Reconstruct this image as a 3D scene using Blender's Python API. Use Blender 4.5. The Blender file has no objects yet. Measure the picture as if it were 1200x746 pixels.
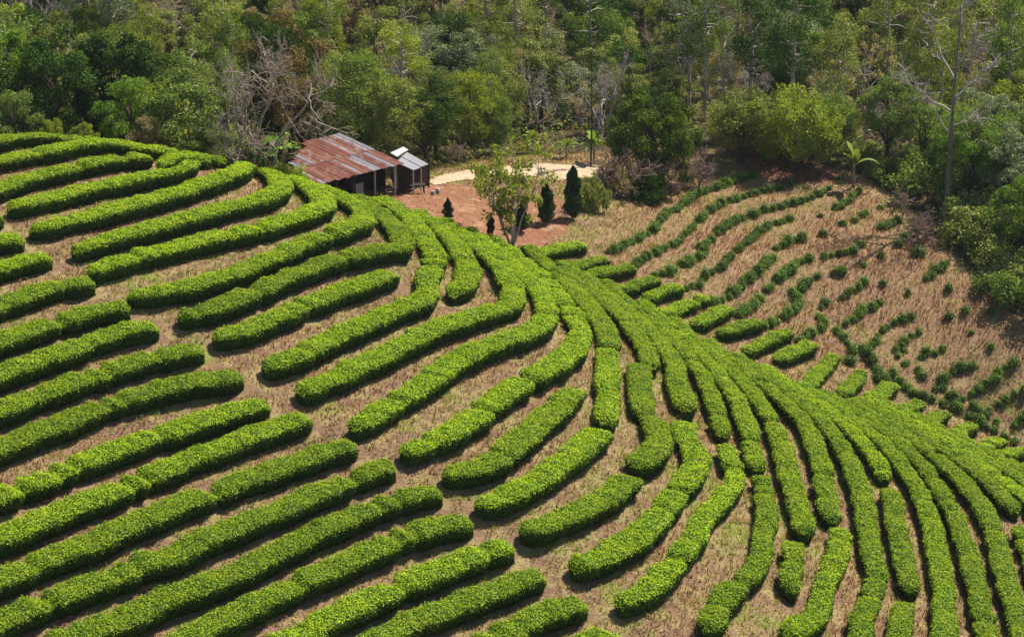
import bpy, math, random
import numpy as np
from mathutils import Vector
random.seed(7)
RNG = np.random.default_rng(11)
# ------------------------------------------------------------------ camera model
CAM_Z = 60.0
PITCH = math.radians(18.6)
FPX = 2406.0                      # focal length in pixels of a 1200 px wide picture

def ray(px, py):
    a = (np.asarray(px, float) - 600.0) / FPX
    b = (373.0 - np.asarray(py, float)) / FPX
    dx = a
    dy = math.cos(PITCH) + b * math.sin(PITCH)
    dz = -math.sin(PITCH) + b * math.cos(PITCH)
    return dx, dy, dz

def at_level(px, py, z):          # where the view ray meets the height z
    dx, dy, dz = ray(px, py)
    t = (z - CAM_Z) / dz
    return dx * t, dy * t

def at_depth(px, py, D):          # point on the view ray at ground distance D
    dx, dy, dz = ray(px, py)
    t = D / dy
    return dx * t, D, CAM_Z + dz * t

# ------------------------------------------------------------------ tea rows of the near hill
# (row order from the hilltop outward, outline of the row's top)
def P(s):
    v = [float(q) for q in s.replace(',', ' ').split()]
    return list(zip(v[0::2], v[1::2]))

NEAR = [  # order number, block, points
 (1.2,'L',"-25,162 0,158 20,156 36,157"),
 (2.1,'L',"-25,173 0,168 30,164 62,163 90,162 105,165"),
 (3,'L',"-25,196 0,191 32,186 58,181 75,176 100,172 125,170 160,174 200,178 232,182"),
 (4,'L',"-25,232 0,224 32,213 75,203 112,194 150,188 182,187"),
 (5,'L',"8,248 50,238 100,226 140,217 190,207 216,203 224,196 214,190"),
 (4.7,'L',"188,199 200,193 218,188 245,185 268,188"),
 (6,'L',"32,272 62,267 112,255 162,242 212,228 250,216 278,206 289,198 282,191"),
 (7,'L',"84,297 112,288 162,275 212,261 250,251 300,239 318,232 330,224 327,214 315,205 300,197"),
 (8,'L',"100,321 150,307 200,295 250,282 300,273 337,262 362,253 379,246 378,236 362,222 345,211 330,204"),
 (9,'L',"148,350 187,346 225,338 262,327 300,314 337,297 375,281 407,270 425,265 428,256 415,243 400,233 380,223 366,216"),
 (10,'L',"207,375 237,370 270,358 300,345 337,328 375,313 412,302 450,297 471,295 472,285 460,268 445,252 430,240 410,229"),
 (11,'L',"247,400 275,393 300,385 337,369 370,355 400,344 437,331 465,324"),
 (12,'L',"307,432 337,425 375,407 412,390 450,372 487,360 506,350 498,337 503,323 512,310 505,295 490,272 475,256 455,242 438,232"),
 (12.8,'L',"530,348 545,338 550,322 540,300 525,280 508,264 490,250"),
 (13,'L',"350,462 375,455 412,437 450,420 480,402 512,390 537,379 577,368 600,361 602,347 595,332 587,317 575,303 555,287 535,272 512,257"),
 (14,'L',"415,505 437,489 475,468 505,447 530,428 562,412 600,399 627,390 640,382 642,368 635,352 625,337 610,322 595,309 580,296 560,281 540,269"),
 (15,'L',"467,537 500,524 537,507 562,487 600,458 637,438 660,424 676,408 681,392 672,375 660,355 645,337 627,320 610,306 590,291 570,279"),
 (16,'L',"517,562 545,555 575,545 600,529 625,504 650,483 672,466 681,460"),
 (17,'L',"554,597 575,592 600,584 625,570 650,550 672,538 690,520 707,507"),
 (17,'L',"712,498 710,480 710,460 712,440 712,426"),
 (17,'L',"715,412 710,391 700,375 687,360 672,343 657,327 645,315 630,303"),
 (18,'L',"607,628 630,622 655,613 672,605 703,590 725,573 736,560"),
 (18,'L',"744,548 762,537 773,523 771,505 759,492 752,478 751,460 750,441"),
 (18,'L',"764,433 762,422 754,405 740,387 722,367 704,352 686,337 672,325"),
 (19,'L',"668,667 700,657 737,640 762,620 780,598 800,572 814,555 819,541 811,526 801,513 801,497"),
 (19,'L',"804,483 798,465 793,450 788,430 778,409 761,388 741,369 720,353 698,340 680,329"),
 (20,'L',"722,708 750,697 775,677 795,655 812,630 825,610 840,592 857,574 864,558 856,540 850,522"),
 (20,'L',"848,510 838,480 832,460 825,441 812,420 798,402 780,385 760,369 738,354 715,341"),
 (21,'L',"834,738 838,718 846,700 862,687 880,675 894,657 897,635 898,610 897,590 894,572 890,558"),
 (21,'L',"886,549 882,535 880,515 874,494 863,470 850,449 834,430 816,412 798,396 776,379 752,362"),
 (22,'L',"928,634 928,660 926,692"),
 (22,'L',"941,624 939,600 931,575 924,556 919,535 911,510 899,485 884,465 866,446 846,428 826,412 805,396 786,380"),
 (23,'L',"926,748 940,733 955,722 964,703 967,688 973,670 981,652 986,635 980,618"),
 (23,'L',"975,610 969,590 966,570 964,550 957,526 947,505 934,487 918,470 898,453 876,437 853,420 830,406"),
 (24,'L',"1008,760 1009,735 1011,716 1018,700 1027,683 1026,662 1020,635 1014,605 1008,577 1001,555 991,533 978,512 962,493 942,475 918,457 894,441 868,424"),
 (25,'L',"1063,706 1058,725 1052,746 1048,762"),
 (25,'L',"1067,692 1062,667 1057,642 1050,615 1046,590 1042,571"),
 (25,'L',"1037,560 1025,537 1010,516 992,498 972,482 950,466 926,450 902,436"),
 (26,'L',"1110,765 1108,740 1106,712 1107,690 1101,660 1094,632 1088,605 1080,582 1068,562 1054,543 1038,525 1018,507 996,491 970,474 945,458"),
 (27,'L',"1162,765 1158,746 1154,730 1147,700 1140,667 1132,642 1122,610 1110,587 1095,565 1080,547 1062,529 1042,512 1018,496 992,480 965,464"),
 (28,'L',"1204,770 1197,746 1187,700 1176,665 1167,635 1156,605 1140,580 1122,559 1102,541 1080,524 1058,509 1032,493 1005,478"),
 (29,'L',"1235,720 1222,690 1207,650 1195,618"),
 (29,'L',"1188,599 1168,575 1146,556 1122,539 1097,523 1070,507 1042,491 1015,476"),
 (30,'L',"1245,640 1215,598 1190,574 1165,556 1140,540 1112,523 1083,506 1055,490 1028,475"),
 (31,'L',"1245,600 1215,577 1185,557 1155,539 1125,521 1095,504 1066,488 1038,472"),
 (32,'L',"1245,580 1215,562 1183,544 1150,525 1118,508 1085,490"),
 (6.7,'M',"-25,292 0,284 15,281 28,283"),
 (5.6,'M',"-30,265 -12,260 4,254"),
 (7.5,'M',"-25,326 0,317 30,308 62,304"),
 (8.5,'M',"-25,370 0,360 37,346 75,336 110,333"),
 (9.4,'M',"-25,412 0,402 37,390 75,378 112,366 152,361"),
 (10.3,'M',"-25,452 0,442 37,428 75,415 112,401 150,388 188,384"),
 (11.3,'M',"-25,493 0,483 37,468 75,455 112,442 150,430 187,418 241,410"),
 (12.3,'M',"-25,537 0,527 42,510 87,491 137,473 187,459 237,448 286,442"),
 (13.2,'M',"-25,592 0,582 50,564 100,543 150,524 200,508 250,493 300,477 314,475"),
 (13.9,'M',"-25,642 0,632 50,612 100,592 150,571 200,549 250,531 300,513 337,498 363,491"),
 (14.5,'M',"-25,691 0,681 50,661 100,640 150,619 200,598 250,579 300,561 350,543 400,526 418,522"),
 (15.4,'M',"-25,740 0,730 50,708 100,690 150,671 200,651 250,631 300,610 350,590 400,569 437,552 466,545"),
 (16.4,'M',"60,760 100,744 150,723 200,704 250,684 300,661 350,636 400,612 450,592 500,577 519,574"),
 (17.4,'M',"195,760 250,733 300,710 350,686 400,663 450,641 500,622 537,611 556,608"),
 (18.4,'M',"320,762 400,721 450,699 500,676 550,655 587,642 605,640"),
 (19.3,'M',"420,762 455,745 500,725 550,706 600,687 625,677 639,675"),
 (20.2,'M',"560,760 600,739 637,722 668,711 691,710"),
 (21,'M',"670,766 705,748 728,743"),
]
# young tea on the slope beyond the gully: (kind, points); kind b = bright stub, d = dark row, s = single bush
FAR = [
 ('b',"630,296 657,290 686,286"),('b',"668,312 690,306 712,301"),('b',"688,322 715,317 745,312"),
 ('b',"732,337 752,330 772,325"),('b',"763,347 782,339 800,335"),('b',"786,361 807,353 830,347"),
 ('b',"821,375 840,367 858,360"),('b',"853,386 872,380 892,375"),('b',"885,407 905,397 925,387"),
 ('b',"920,417 940,407 956,401"),('b',"951,446 966,428 982,414"),('b',"992,456 1004,443 1012,432"),
 ('b',"1026,462 1040,452 1050,448"),('b',"1055,480 1070,475 1083,470"),('b',"1088,495 1098,487 1108,480"),
 ('b',"1122,508 1134,501 1145,497"),('b',"1153,521 1168,514 1176,511"),('b',"1180,531 1195,527 1212,526"),
 ('d',"715,292 740,280 765,265 780,248 802,235 827,220 841,216"),('d',"845,214 862,208 882,204"),
 ('d',"742,306 765,293 790,282 803,270 820,255 835,241 855,232"),('d',"872,227 890,221 912,217"),
 ('d',"770,320 790,312 806,304"),('d',"806,303 818,298 828,291"),('d',"820,285 836,277"),
 ('d',"840,270 857,258 877,250 888,247"),('d',"897,242 917,238 937,233"),('d',"945,230 957,225 972,217"),
 ('d',"804,334 820,329"),('d',"825,320 847,309 857,296 872,283 887,271 902,261"),('d',"910,258 925,254"),
 ('d',"832,350 855,342 872,328 884,315 905,299"),('d',"910,287 925,280 940,275"),
 ('d',"865,363 888,351 900,337 912,324 932,310"),('d',"932,303 955,298 977,295 992,292"),
 ('d',"897,378 915,369 934,358 936,346 928,337"),('d',"940,335 952,323 970,317 988,316"),
 ('d',"938,395 955,386 966,377 961,367"),('d',"962,356 977,346 992,338"),('d',"997,336 1015,329"),
 ('d',"980,384 992,394 998,408"),('d',"992,376 1005,366 1020,357"),
 ('d',"1010,406 1024,422 1033,441"),('d',"1025,402 1030,387 1043,376 1056,370"),
 ('d',"1045,433 1060,447 1072,459"),('d',"1060,421 1050,408 1060,396 1079,387"),
 ('d',"1106,405 1088,410 1075,423 1084,441 1095,453"),
 ('d',"1080,460 1100,467 1118,474"),('d',"1122,476 1137,485 1152,493"),('d',"1157,496 1175,505 1187,513"),
 ('d',"1136,426 1117,432 1103,443 1112,457 1123,466"),
 ('d',"1130,463 1150,453 1165,437 1180,426 1188,421"),('d',"1160,478 1172,468 1185,460 1200,452"),
 ('d',"1142,472 1155,482"),('d',"1010,249 1020,244 1030,239"),('d',"1032,263 1042,259 1051,255"),
 ('d',"1058,277 1067,273 1076,269"),('d',"980,240 995,232 1009,220"),('d',"1085,323 1097,315 1111,306"),
 ('d',"1197,489 1215,478"),
 ('s',"862,231"),('s',"925,215"),('s',"980,207"),('s',"960,250"),('s',"985,260"),('s',"1000,256"),('s',"965,272"),
 ('s',"1000,291"),('s',"1007,285"),('s',"996,421"),('s',"1035,329"),('s',"1030,352"),('s',"1067,369"),
 ('s',"1168,491"),('s',"1190,495"),('s',"1051,285"),('s',"1112,336"),('s',"1012,307"),('s',"1030,297"),
 ('s',"1112,369"),('s',"1132,361"),('s',"1162,364"),('s',"1064,340"),('s',"1077,295"),('s',"1162,404"),('s',"1138,386"),
 ('s',"1036,440"),('s',"1060,407"),
]
LEVELS = {15: -36.0}
for _k in range(14, -1, -1):
    LEVELS[_k] = LEVELS[_k + 1] + (.66 if _k >= 9 else .58 - .055 * (9 - _k))
for _k in range(16, 36):
    LEVELS[_k] = LEVELS[_k - 1] - (.66 if _k < 20 else .52 if _k < 24 else .42)
def level(k):                     # height of tea row number k
    a = int(math.floor(k))
    return CAM_Z + LEVELS[a] + (LEVELS[a + 1] - LEVELS[a]) * (k - a)
HH = 0.81                         # height of a tea hedge

def spline(pts, n=6):             # Catmull-Rom through the points
    p = [np.array(q, float) for q in pts]
    if len(p) == 2:
        return np.array([p[0] + (p[1] - p[0]) * t for t in np.linspace(0, 1, n + 1)])
    p = [2 * p[0] - p[1]] + p + [2 * p[-1] - p[-2]]
    out = []
    for i in range(1, len(p) - 2):
        for t in np.arange(n) / n:
            a, b, c, d = p[i - 1], p[i], p[i + 1], p[i + 2]
            out.append(.5 * (2 * b + (c - a) * t + (2 * a - 5 * b + 4 * c - d) * t * t + (3 * b - a - 3 * c + d) * t ** 3))
    out.append(p[-2])
    return np.array(out)

# ------------------------------------------------------------------ the lie of the land
EXTRA = [  # px, py, ground distance: spots of the ground beyond the near hill
 (345,235,126.5),(430,238,128),(480,236,128.5),(430,222,134),(500,215,137),(560,262,125),(520,250,126.5),
 (600,240,132),(600,285,124.2),(640,262,129),(560,205,141),(640,200,142.5),(690,205,142),(690,250,132.5),
 (650,288,126),(700,300,125.5),(750,305,126),
 (760,250,134.5),(770,200,145),(850,180,149),(840,215,143),(880,190,147.5),(950,205,145),(900,260,136.5),
 (1000,215,143.5),(1000,300,132),(900,320,128),(830,300,129.5),(1040,230,142),(1100,270,136.5),(1150,330,129.5),
 (1195,380,124),(1100,350,127.5),(1000,360,127),(940,360,126.5),(860,340,126),(800,330,124.8),(740,340,122),
 (820,380,120.5),(880,405,119.8),(940,430,118.8),(1000,455,118),(1060,475,117.8),(1120,495,117.5),(1200,525,117),
 (1000,420,121.5),(1060,430,121.2),(1120,450,120.5),(1200,480,118.6),(1200,430,121.2),(1120,400,124.5),(1050,380,125.5),
]
GXYZ = [  # ground points out of sight or in the forest: x, y, z
 (-45,128,27),(-30,132,25.5),(-18,137,24.5),(-60,118,29),(-75,90,28),(-60,70,24),(-40,60,21.5),(0,60,20),(20,60,18),(40,60,15),
 (45,75,14.5),(55,95,13.5),(60,110,15),(-45,150,21),(-20,152,22),(0,152,22.5),(20,152,23),(40,150,22),(55,140,20.5),(70,125,19),
 (-60,170,24),(-30,172,23),(0,172,22),(30,172,21),(60,170,23),(-70,200,36),(-35,200,31),(0,200,28),(30,200,26),(60,200,28),(90,190,34),
 (-70,240,62),(-35,240,56),(0,240,51),(35,240,49),(70,240,52),(100,230,58),(-110,150,34),(110,150,26),(-110,220,60),(120,220,56),(-110,80,30),(100,80,14),
 (-80,0,24),(0,0,17),(80,0,9),(-90,275,88),(-30,275,82),(40,275,78),(110,275,86),
]
def near_world(k, s):
    q = spline(P(s), 5)
    z = level(k)
    x, y = at_level(q[:, 0], q[:, 1], z + HH * .95)
    w = np.stack([x, y], 1)
    for _ in range(4):
        w[1:-1] = .25 * w[:-2] + .5 * w[1:-1] + .25 * w[2:]
    return w, z

def tps_fit():
    pts = []
    for k, b, s in NEAR:
        w, z = near_world(k, s)
        for i in range(0, len(w), 5):
            pts.append((w[i, 0], w[i, 1], z, .6))
    for px, py, D in EXTRA:
        pts.append((*at_depth(px, py, D), .25))
    for x, y, z in GXYZ:
        pts.append((x, y, z, .5))
    A = np.array(pts)
    X = A[:, :2] / 50.0
    n = len(X)
    d2 = ((X[:, None] - X[None]) ** 2).sum(-1)
    K = .5 * d2 * np.log(d2 + 1e-12)
    K[np.arange(n), np.arange(n)] = A[:, 3] * 1.5e-2
    Q = np.hstack([np.ones((n, 1)), X])
    M = np.zeros((n + 3, n + 3)); M[:n, :n] = K; M[:n, n:] = Q; M[n:, :n] = Q.T
    sol = np.linalg.solve(M, np.concatenate([A[:, 2], np.zeros(3)]))
    return X, sol, A
TX, TS, TA = tps_fit()
def tps(x, y):
    x = np.atleast_1d(np.asarray(x, float)); y = np.atleast_1d(np.asarray(y, float))
    out = np.empty(len(x))
    for i in range(0, len(x), 20000):
        xs, ys = x[i:i + 20000] / 50, y[i:i + 20000] / 50
        d2 = (xs[:, None] - TX[None, :, 0]) ** 2 + (ys[:, None] - TX[None, :, 1]) ** 2
        out[i:i + 20000] = (.5 * d2 * np.log(d2 + 1e-12)) @ TS[:-3] + TS[-3] + TS[-2] * xs + TS[-1] * ys
    return out

# ------------------------------------------------------------------ ground grid
def axis(segs):
    out = [segs[0][0]]
    for a, b, st in segs:
        n = max(1, int(round((b - a) / st)))
        out += list(a + (b - a) * np.arange(1, n + 1) / n)
    return np.array(out)
GX = axis([(-700, -300, 80), (-300, -120, 20), (-120, -50, 3.5), (-50, 50, .42), (50, 120, 3.5), (120, 300, 20), (300, 700, 80)])
GY = axis([(-300, -60, 40), (-60, 40, 10), (40, 64, 2), (64, 150, .42), (150, 210, 1.5), (210, 300, 8), (300, 900, 60)])
_mx, _my = np.meshgrid(GX, GY)
_cx, _cy = np.clip(_mx, -125, 125), np.clip(_my, -20, 285)
GZ = tps(_cx.ravel(), _cy.ravel()).reshape(_mx.shape)
GZ += .05 * np.sin(_mx * 1.7 + 1.3 * np.sin(_my * .9)) * np.sin(_my * 1.3 + 1.1 * np.sin(_mx * .7))
def gz(x, y):
    x = np.asarray(x, float); y = np.asarray(y, float)
    i = np.clip(np.searchsorted(GX, x) - 1, 0, len(GX) - 2); j = np.clip(np.searchsorted(GY, y) - 1, 0, len(GY) - 2)
    u = (x - GX[i]) / (GX[i + 1] - GX[i]); v = (y - GY[j]) / (GY[j + 1] - GY[j])
    return (GZ[j, i] * (1 - u) + GZ[j, i + 1] * u) * (1 - v) + (GZ[j + 1, i] * (1 - u) + GZ[j + 1, i + 1] * u) * v
def hit(px, py, Dmin=60, lift=0.0, Dmax=260):      # where the view ray meets the ground beyond Dmin
    D = np.arange(Dmin, Dmax, .1)
    x, y, z = at_depth(px, py, D)
    below = z - (gz(x, y) + lift) < 0
    if not below[0]:
        k = int(np.argmax(below)) if below.any() else len(D) - 1
    else:                                            # still behind a rise: skip it
        k2 = int(np.argmax(~below)) if (~below).any() else 0
        k = k2 + (int(np.argmax(below[k2:])) if below[k2:].any() else 0)
    return float(x[k]), float(D[k])
def inside(poly, x, y):
    x = np.asarray(x, float); y = np.asarray(y, float)
    c = np.zeros(x.shape, bool); n = len(poly)
    for i in range(n):
        x1, y1 = poly[i]; x2, y2 = poly[(i + 1) % n]
        if y1 == y2: continue
        c ^= ((y1 > y) != (y2 > y)) & (x < (x2 - x1) * (y - y1) / (y2 - y1) + x1)
    return c

# ------------------------------------------------------------------ object helpers
COL = bpy.context.scene.collection
class MB:                                   # collects faces for ONE mesh object
    def __init__(s): s.v = []; s.f = []; s.n = 0; s.m = []; s.s = []
    def add(s, v, faces, mat=0, smooth=False):
        v = np.asarray(v, np.float32).reshape(-1, 3); f = np.asarray(faces, np.int32)
        if not len(f): return
        s.v.append(v); s.f.append(f + s.n); s.m.append((len(f), mat)); s.s.append((len(f), smooth)); s.n += len(v)
    def mesh(s, name, mats):
        me = bpy.data.meshes.new(name)
        V = np.concatenate(s.v); me.vertices.add(len(V)); me.vertices.foreach_set('co', V.ravel())
        L = np.concatenate([f.ravel() for f in s.f]); T = np.concatenate([np.full(len(f), f.shape[1], np.int32) for f in s.f])
        me.loops.add(len(L)); me.loops.foreach_set('vertex_index', L.astype(np.int32))
        me.polygons.add(len(T)); st = np.concatenate([[0], np.cumsum(T)[:-1]]).astype(np.int32)
        me.polygons.foreach_set('loop_start', st)
        me.polygons.foreach_set('material_index', np.concatenate([np.full(n, m, np.int32) for n, m in s.m]))
        me.polygons.foreach_set('use_smooth', np.concatenate([np.full(n, q, bool) for n, q in s.s]))
        for m in mats: me.materials.append(m)
        me.update(calc_edges=True); me.validate()
        return me
def link(name, me, parent=None, loc=None):
    o = bpy.data.objects.new(name, me); COL.objects.link(o)
    if parent: o.parent = parent
    if loc is not None: o.location = loc
    return o
def tag(o, label, cat, group=None, kind=None):
    if label: o['label'] = label
    if cat: o['category'] = cat
    if group: o['group'] = group
    if kind: o['kind'] = kind
    return o
def empty(name, loc, label=None, cat=None, group=None, rz=0, sc=None):
    o = bpy.data.objects.new(name, None); COL.objects.link(o); o.location = loc; o.rotation_euler = (0, 0, rz)
    o.empty_display_size = .3
    if sc: o.scale = sc
    return tag(o, label, cat, group)
def unit(v): return v / (np.linalg.norm(v, axis=-1, keepdims=True) + 1e-9)
def tube(mb, pts, rad, sides=6, mat=0):     # tapered tube through points
    pts = np.asarray(pts, float); n = len(pts); t = np.gradient(pts, axis=0); t = unit(t)
    ref = np.array([0, 0, 1.0]) if abs(t[0][2]) < .9 else np.array([1.0, 0, 0])
    a = unit(np.cross(t, ref)); b = np.cross(t, a)
    th = np.arange(sides) * 2 * math.pi / sides
    rad = np.broadcast_to(np.asarray(rad, float), (n,))
    V = pts[:, None] + rad[:, None, None] * (a[:, None] * np.cos(th)[None, :, None] + b[:, None] * np.sin(th)[None, :, None])
    i = np.arange(n - 1)[:, None] * sides; j = np.arange(sides)[None]; k = (j + 1) % sides
    F = np.stack([i + j, i + k, i + sides + k, i + sides + j], -1).reshape(-1, 4)
    mb.add(V, F, mat, True)
    mb.add(V[-1], [list(range(sides))], mat)
def box(mb, c, ax, ay, az, mat=0):          # box from centre and three half-axis vectors
    c, ax, ay, az = (np.asarray(q, float) for q in (c, ax, ay, az))
    V = [c + sx * ax + sy * ay + sz * az for sx in (-1, 1) for sy in (-1, 1) for sz in (-1, 1)]
    mb.add(V, [(0, 1, 3, 2), (4, 6, 7, 5), (0, 4, 5, 1), (2, 3, 7, 6), (0, 2, 6, 4), (1, 5, 7, 3)], mat)
def leaves(mb, c, nrm, L, W, tilt=.6, mat=0, rng=RNG, droop=0.0):   # diamond leaf blades at points c facing about nrm
    n = len(c)
    if n == 0: return
    nr = unit(nrm + tilt * rng.normal(size=(n, 3)))
    r = rng.normal(size=(n, 3)); a = unit(r - (r * nr).sum(1, keepdims=True) * nr)
    if droop: a = unit(a + np.array([0, 0, -droop]))
    b = np.cross(nr, a)
    l = (L * rng.uniform(.7, 1.3, (n, 1))) / 2; w = (W * rng.uniform(.7, 1.3, (n, 1))) / 2
    V = np.stack([c - a * l, c + b * w - nr * w * .25, c + a * l, c - b * w - nr * w * .25], 1)
    mb.add(V, np.arange(4 * n).reshape(n, 4), mat)

# ------------------------------------------------------------------ materials
def newmat(name):
    m = bpy.data.materials.new(name); m.use_nodes = True; nt = m.node_tree; nt.nodes.clear()
    o = nt.nodes.new('ShaderNodeOutputMaterial')
    return m, nt, o
def ramp(nt, stops, fac=None, interp='LINEAR'):
    r = nt.nodes.new('ShaderNodeValToRGB'); r.color_ramp.interpolation = interp
    e = r.color_ramp.elements
    while len(e) < len(stops): e.new(.5)
    for q, (p, c) in zip(e, stops): q.position = p; q.color = (*c, 1)
    if fac is not None: nt.links.new(fac, r.inputs[0])
    return r.outputs[0]
def noise(nt, scale, detail=3, rough=.55, vec=None, dist=0):
    n = nt.nodes.new('ShaderNodeTexNoise'); n.inputs['Scale'].default_value = scale; n.inputs['Detail'].default_value = detail
    n.inputs['Roughness'].default_value = rough; n.inputs['Distortion'].default_value = dist
    if vec is not None: nt.links.new(vec, n.inputs['Vector'])
    return n.outputs[0]
def mixc(nt, a, b, fac, mode='MIX'):
    m = nt.nodes.new('ShaderNodeMix'); m.data_type = 'RGBA'; m.blend_type = mode
    for s, v in ((m.inputs[6], a), (m.inputs[7], b)):
        if isinstance(v, tuple): s.default_value = (*v, 1)
        else: nt.links.new(v, s)
    if isinstance(fac, (int, float)): m.inputs[0].default_value = fac
    else: nt.links.new(fac, m.inputs[0])
    return m.outputs[2]
def math2(nt, op, a, b=None, c=None, clamp=False):
    m = nt.nodes.new('ShaderNodeMath'); m.operation = op; m.use_clamp = clamp
    for s, v in zip(m.inputs, (a, b, c)):
        if v is None: continue
        if isinstance(v, (int, float)): s.default_value = v
        else: nt.links.new(v, s)
    return m.outputs[0]
def texco(nt, which='Object'):
    return nt.nodes.new('ShaderNodeTexCoord').outputs[which]
def leaf_mat(name, cols, trans=.38, gloss=.06, rough=.45, patch=None):
    m, nt, o = newmat(name)
    g = nt.nodes.new('ShaderNodeNewGeometry'); oi = nt.nodes.new('ShaderNodeObjectInfo')
    n = len(cols); col = ramp(nt, [(i / (n - 1), c) for i, c in enumerate(cols)], g.outputs['Random Per Island'])
    hsv = nt.nodes.new('ShaderNodeHueSaturation')
    mr = nt.nodes.new('ShaderNodeMapRange'); mr.inputs[3].default_value = .78; mr.inputs[4].default_value = 1.22
    nt.links.new(oi.outputs['Random'], mr.inputs[0]); nt.links.new(mr.outputs[0], hsv.inputs['Value'])
    if patch:
        f = ramp(nt, [(.42, (0, 0, 0)), (.62, (1, 1, 1))], noise(nt, patch[0], 3, .6, texco(nt)))
        col = mixc(nt, col, patch[1], math2(nt, 'MULTIPLY', f, patch[2]))
    nt.links.new(col, hsv.inputs['Color']); col = hsv.outputs[0]
    d = nt.nodes.new('ShaderNodeBsdfDiffuse'); nt.links.new(col, d.inputs[0])
    t = nt.nodes.new('ShaderNodeBsdfTranslucent')
    tc = mixc(nt, col, (1.0, 1.0, .25), 1.0, 'MULTIPLY'); nt.links.new(tc, t.inputs[0])
    gl = nt.nodes.new('ShaderNodeBsdfGlossy'); gl.inputs['Roughness'].default_value = rough; gl.inputs[0].default_value = (.9, .95, .85, 1)
    m1 = nt.nodes.new('ShaderNodeMixShader'); m1.inputs[0].default_value = trans
    nt.links.new(d.outputs[0], m1.inputs[1]); nt.links.new(t.outputs[0], m1.inputs[2])
    m2 = nt.nodes.new('ShaderNodeMixShader'); m2.inputs[0].default_value = gloss
    nt.links.new(m1.outputs[0], m2.inputs[1]); nt.links.new(gl.outputs[0], m2.inputs[2])
    nt.links.new(m2.outputs[0], o.inputs[0])
    return m
def plain_mat(name, c1, c2, scale=6, rough=.9, stretch=(1, 1, 1), bump=0.0, detail=4, co='Object'):
    m, nt, o = newmat(name)
    mp = nt.nodes.new('ShaderNodeMapping'); mp.inputs['Scale'].default_value = stretch
    nt.links.new(texco(nt, co), mp.inputs[0])
    nz = noise(nt, scale, detail, .6, mp.outputs[0])
    p = nt.nodes.new('ShaderNodeBsdfPrincipled'); p.inputs['Roughness'].default_value = rough
    p.inputs['Specular IOR Level'].default_value = .08
    nt.links.new(ramp(nt, [(.3, c1), (.7, c2)], nz), p.inputs['Base Color'])
    if bump:
        b = nt.nodes.new('ShaderNodeBump'); b.inputs['Strength'].default_value = bump; b.inputs['Distance'].default_value = .05
        nt.links.new(nz, b.inputs['Height']); nt.links.new(b.outputs[0], p.inputs['Normal'])
    nt.links.new(p.outputs[0], o.inputs[0])
    return m

# ------------------------------------------------------------------ ground
def pxpoly(s, Dmin, lift=0.0):
    return [hit(a, b, Dmin, lift) for a, b in P(s)]
YARD = pxpoly("452,240 462,226 498,214 530,214 560,222 600,226 640,229 676,244 668,268 630,292 600,292 560,275 520,262 480,250", 123.5)
FOREST = pxpoly("-60,150 150,158 300,170 345,205 410,190 500,206 520,196 600,184 700,178 760,176 830,170 880,178 960,196 1010,204 1035,222 1060,240 1085,262 1105,285 1140,322 1170,352 1200,385 1240,425", 120)
FOREST = [(-160, 121), (-60, 122), (-30, 124)] + FOREST[2:] + [(60, 112), (160, 100), (160, 400), (-160, 400)]
MOUND = pxpoly("846,166 905,172 965,192 985,210 950,218 905,214 866,196", 135)

def soft(poly, x, y, w):
    c = np.zeros(len(x))
    for a in range(8):
        c += inside(poly, x + w * math.cos(a * .785), y + w * math.sin(a * .785))
    return (c + 2 * inside(poly, x, y)) / 10
nx, ny = len(GX), len(GY)
gv = np.stack([_mx, _my, GZ], -1).reshape(-1, 3)
ii = (np.arange(ny - 1)[:, None] * nx + np.arange(nx - 1)[None]).ravel()
gm = MB(); gm.add(gv, np.stack([ii, ii + 1, ii + nx + 1, ii + nx], 1), 0, True)
m, nt, o = newmat('ground')
co = texco(nt, 'Object')
at = {}
for nm in ('yard', 'woods', 'bank', 'slope'):
    a = nt.nodes.new('ShaderNodeAttribute'); a.attribute_name = nm; at[nm] = a.outputs['Fac']
n1 = noise(nt, .35, 4, .6, co); n2 = noise(nt, 3.2, 5, .65, co); n3 = noise(nt, 16, 3, .7, co); n4 = noise(nt, 1.1, 5, .7, co)
mp = nt.nodes.new('ShaderNodeMapping'); mp.inputs['Rotation'].default_value = (0, 0, .9); mp.inputs['Scale'].default_value = (3.0, 22, 22)
nt.links.new(co, mp.inputs[0]); n5 = noise(nt, 1.0, 4, .7, mp.outputs[0], .6)
litter = ramp(nt, [(.28, (.075, .036, .022)), (.5, (.18, .09, .055)), (.72, (.32, .19, .12))], n3)
litter = mixc(nt, litter, ramp(nt, [(.35, (.11, .052, .032)), (.65, (.37, .25, .145))], n5), .5)
straw = ramp(nt, [(.3, (.20, .14, .055)), (.7, (.42, .33, .15))], n3)
grass = ramp(nt, [(.3, (.10, .13, .02)), (.7, (.30, .32, .06))], n3)
c = mixc(nt, litter, straw, ramp(nt, [(.44, (0,) * 3), (.60, (1,) * 3)], n4))
c = mixc(nt, c, grass, ramp(nt, [(.55, (0,) * 3), (.68, (.85,) * 3)], n1))
c = mixc(nt, c, ramp(nt, [(.3, (.17, .08, .05)), (.5, (.28, .15, .095)), (.75, (.40, .27, .165))], n5), math2(nt, 'MULTIPLY', at['slope'], .55))
red = ramp(nt, [(.3, (.15, .068, .034)), (.52, (.26, .128, .064)), (.75, (.36, .23, .14))], n2)
red = mixc(nt, red, (.26, .095, .055), ramp(nt, [(.4, (0,) * 3), (.6, (.7,) * 3)], n3))
red = mixc(nt, red, (.40, .25, .15), ramp(nt, [(.52, (0,) * 3), (.66, (.75,) * 3)], n4))
edge = math2(nt, 'MULTIPLY_ADD', math2(nt, 'SUBTRACT', n4, .5), 1.1, at['yard'])
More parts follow.
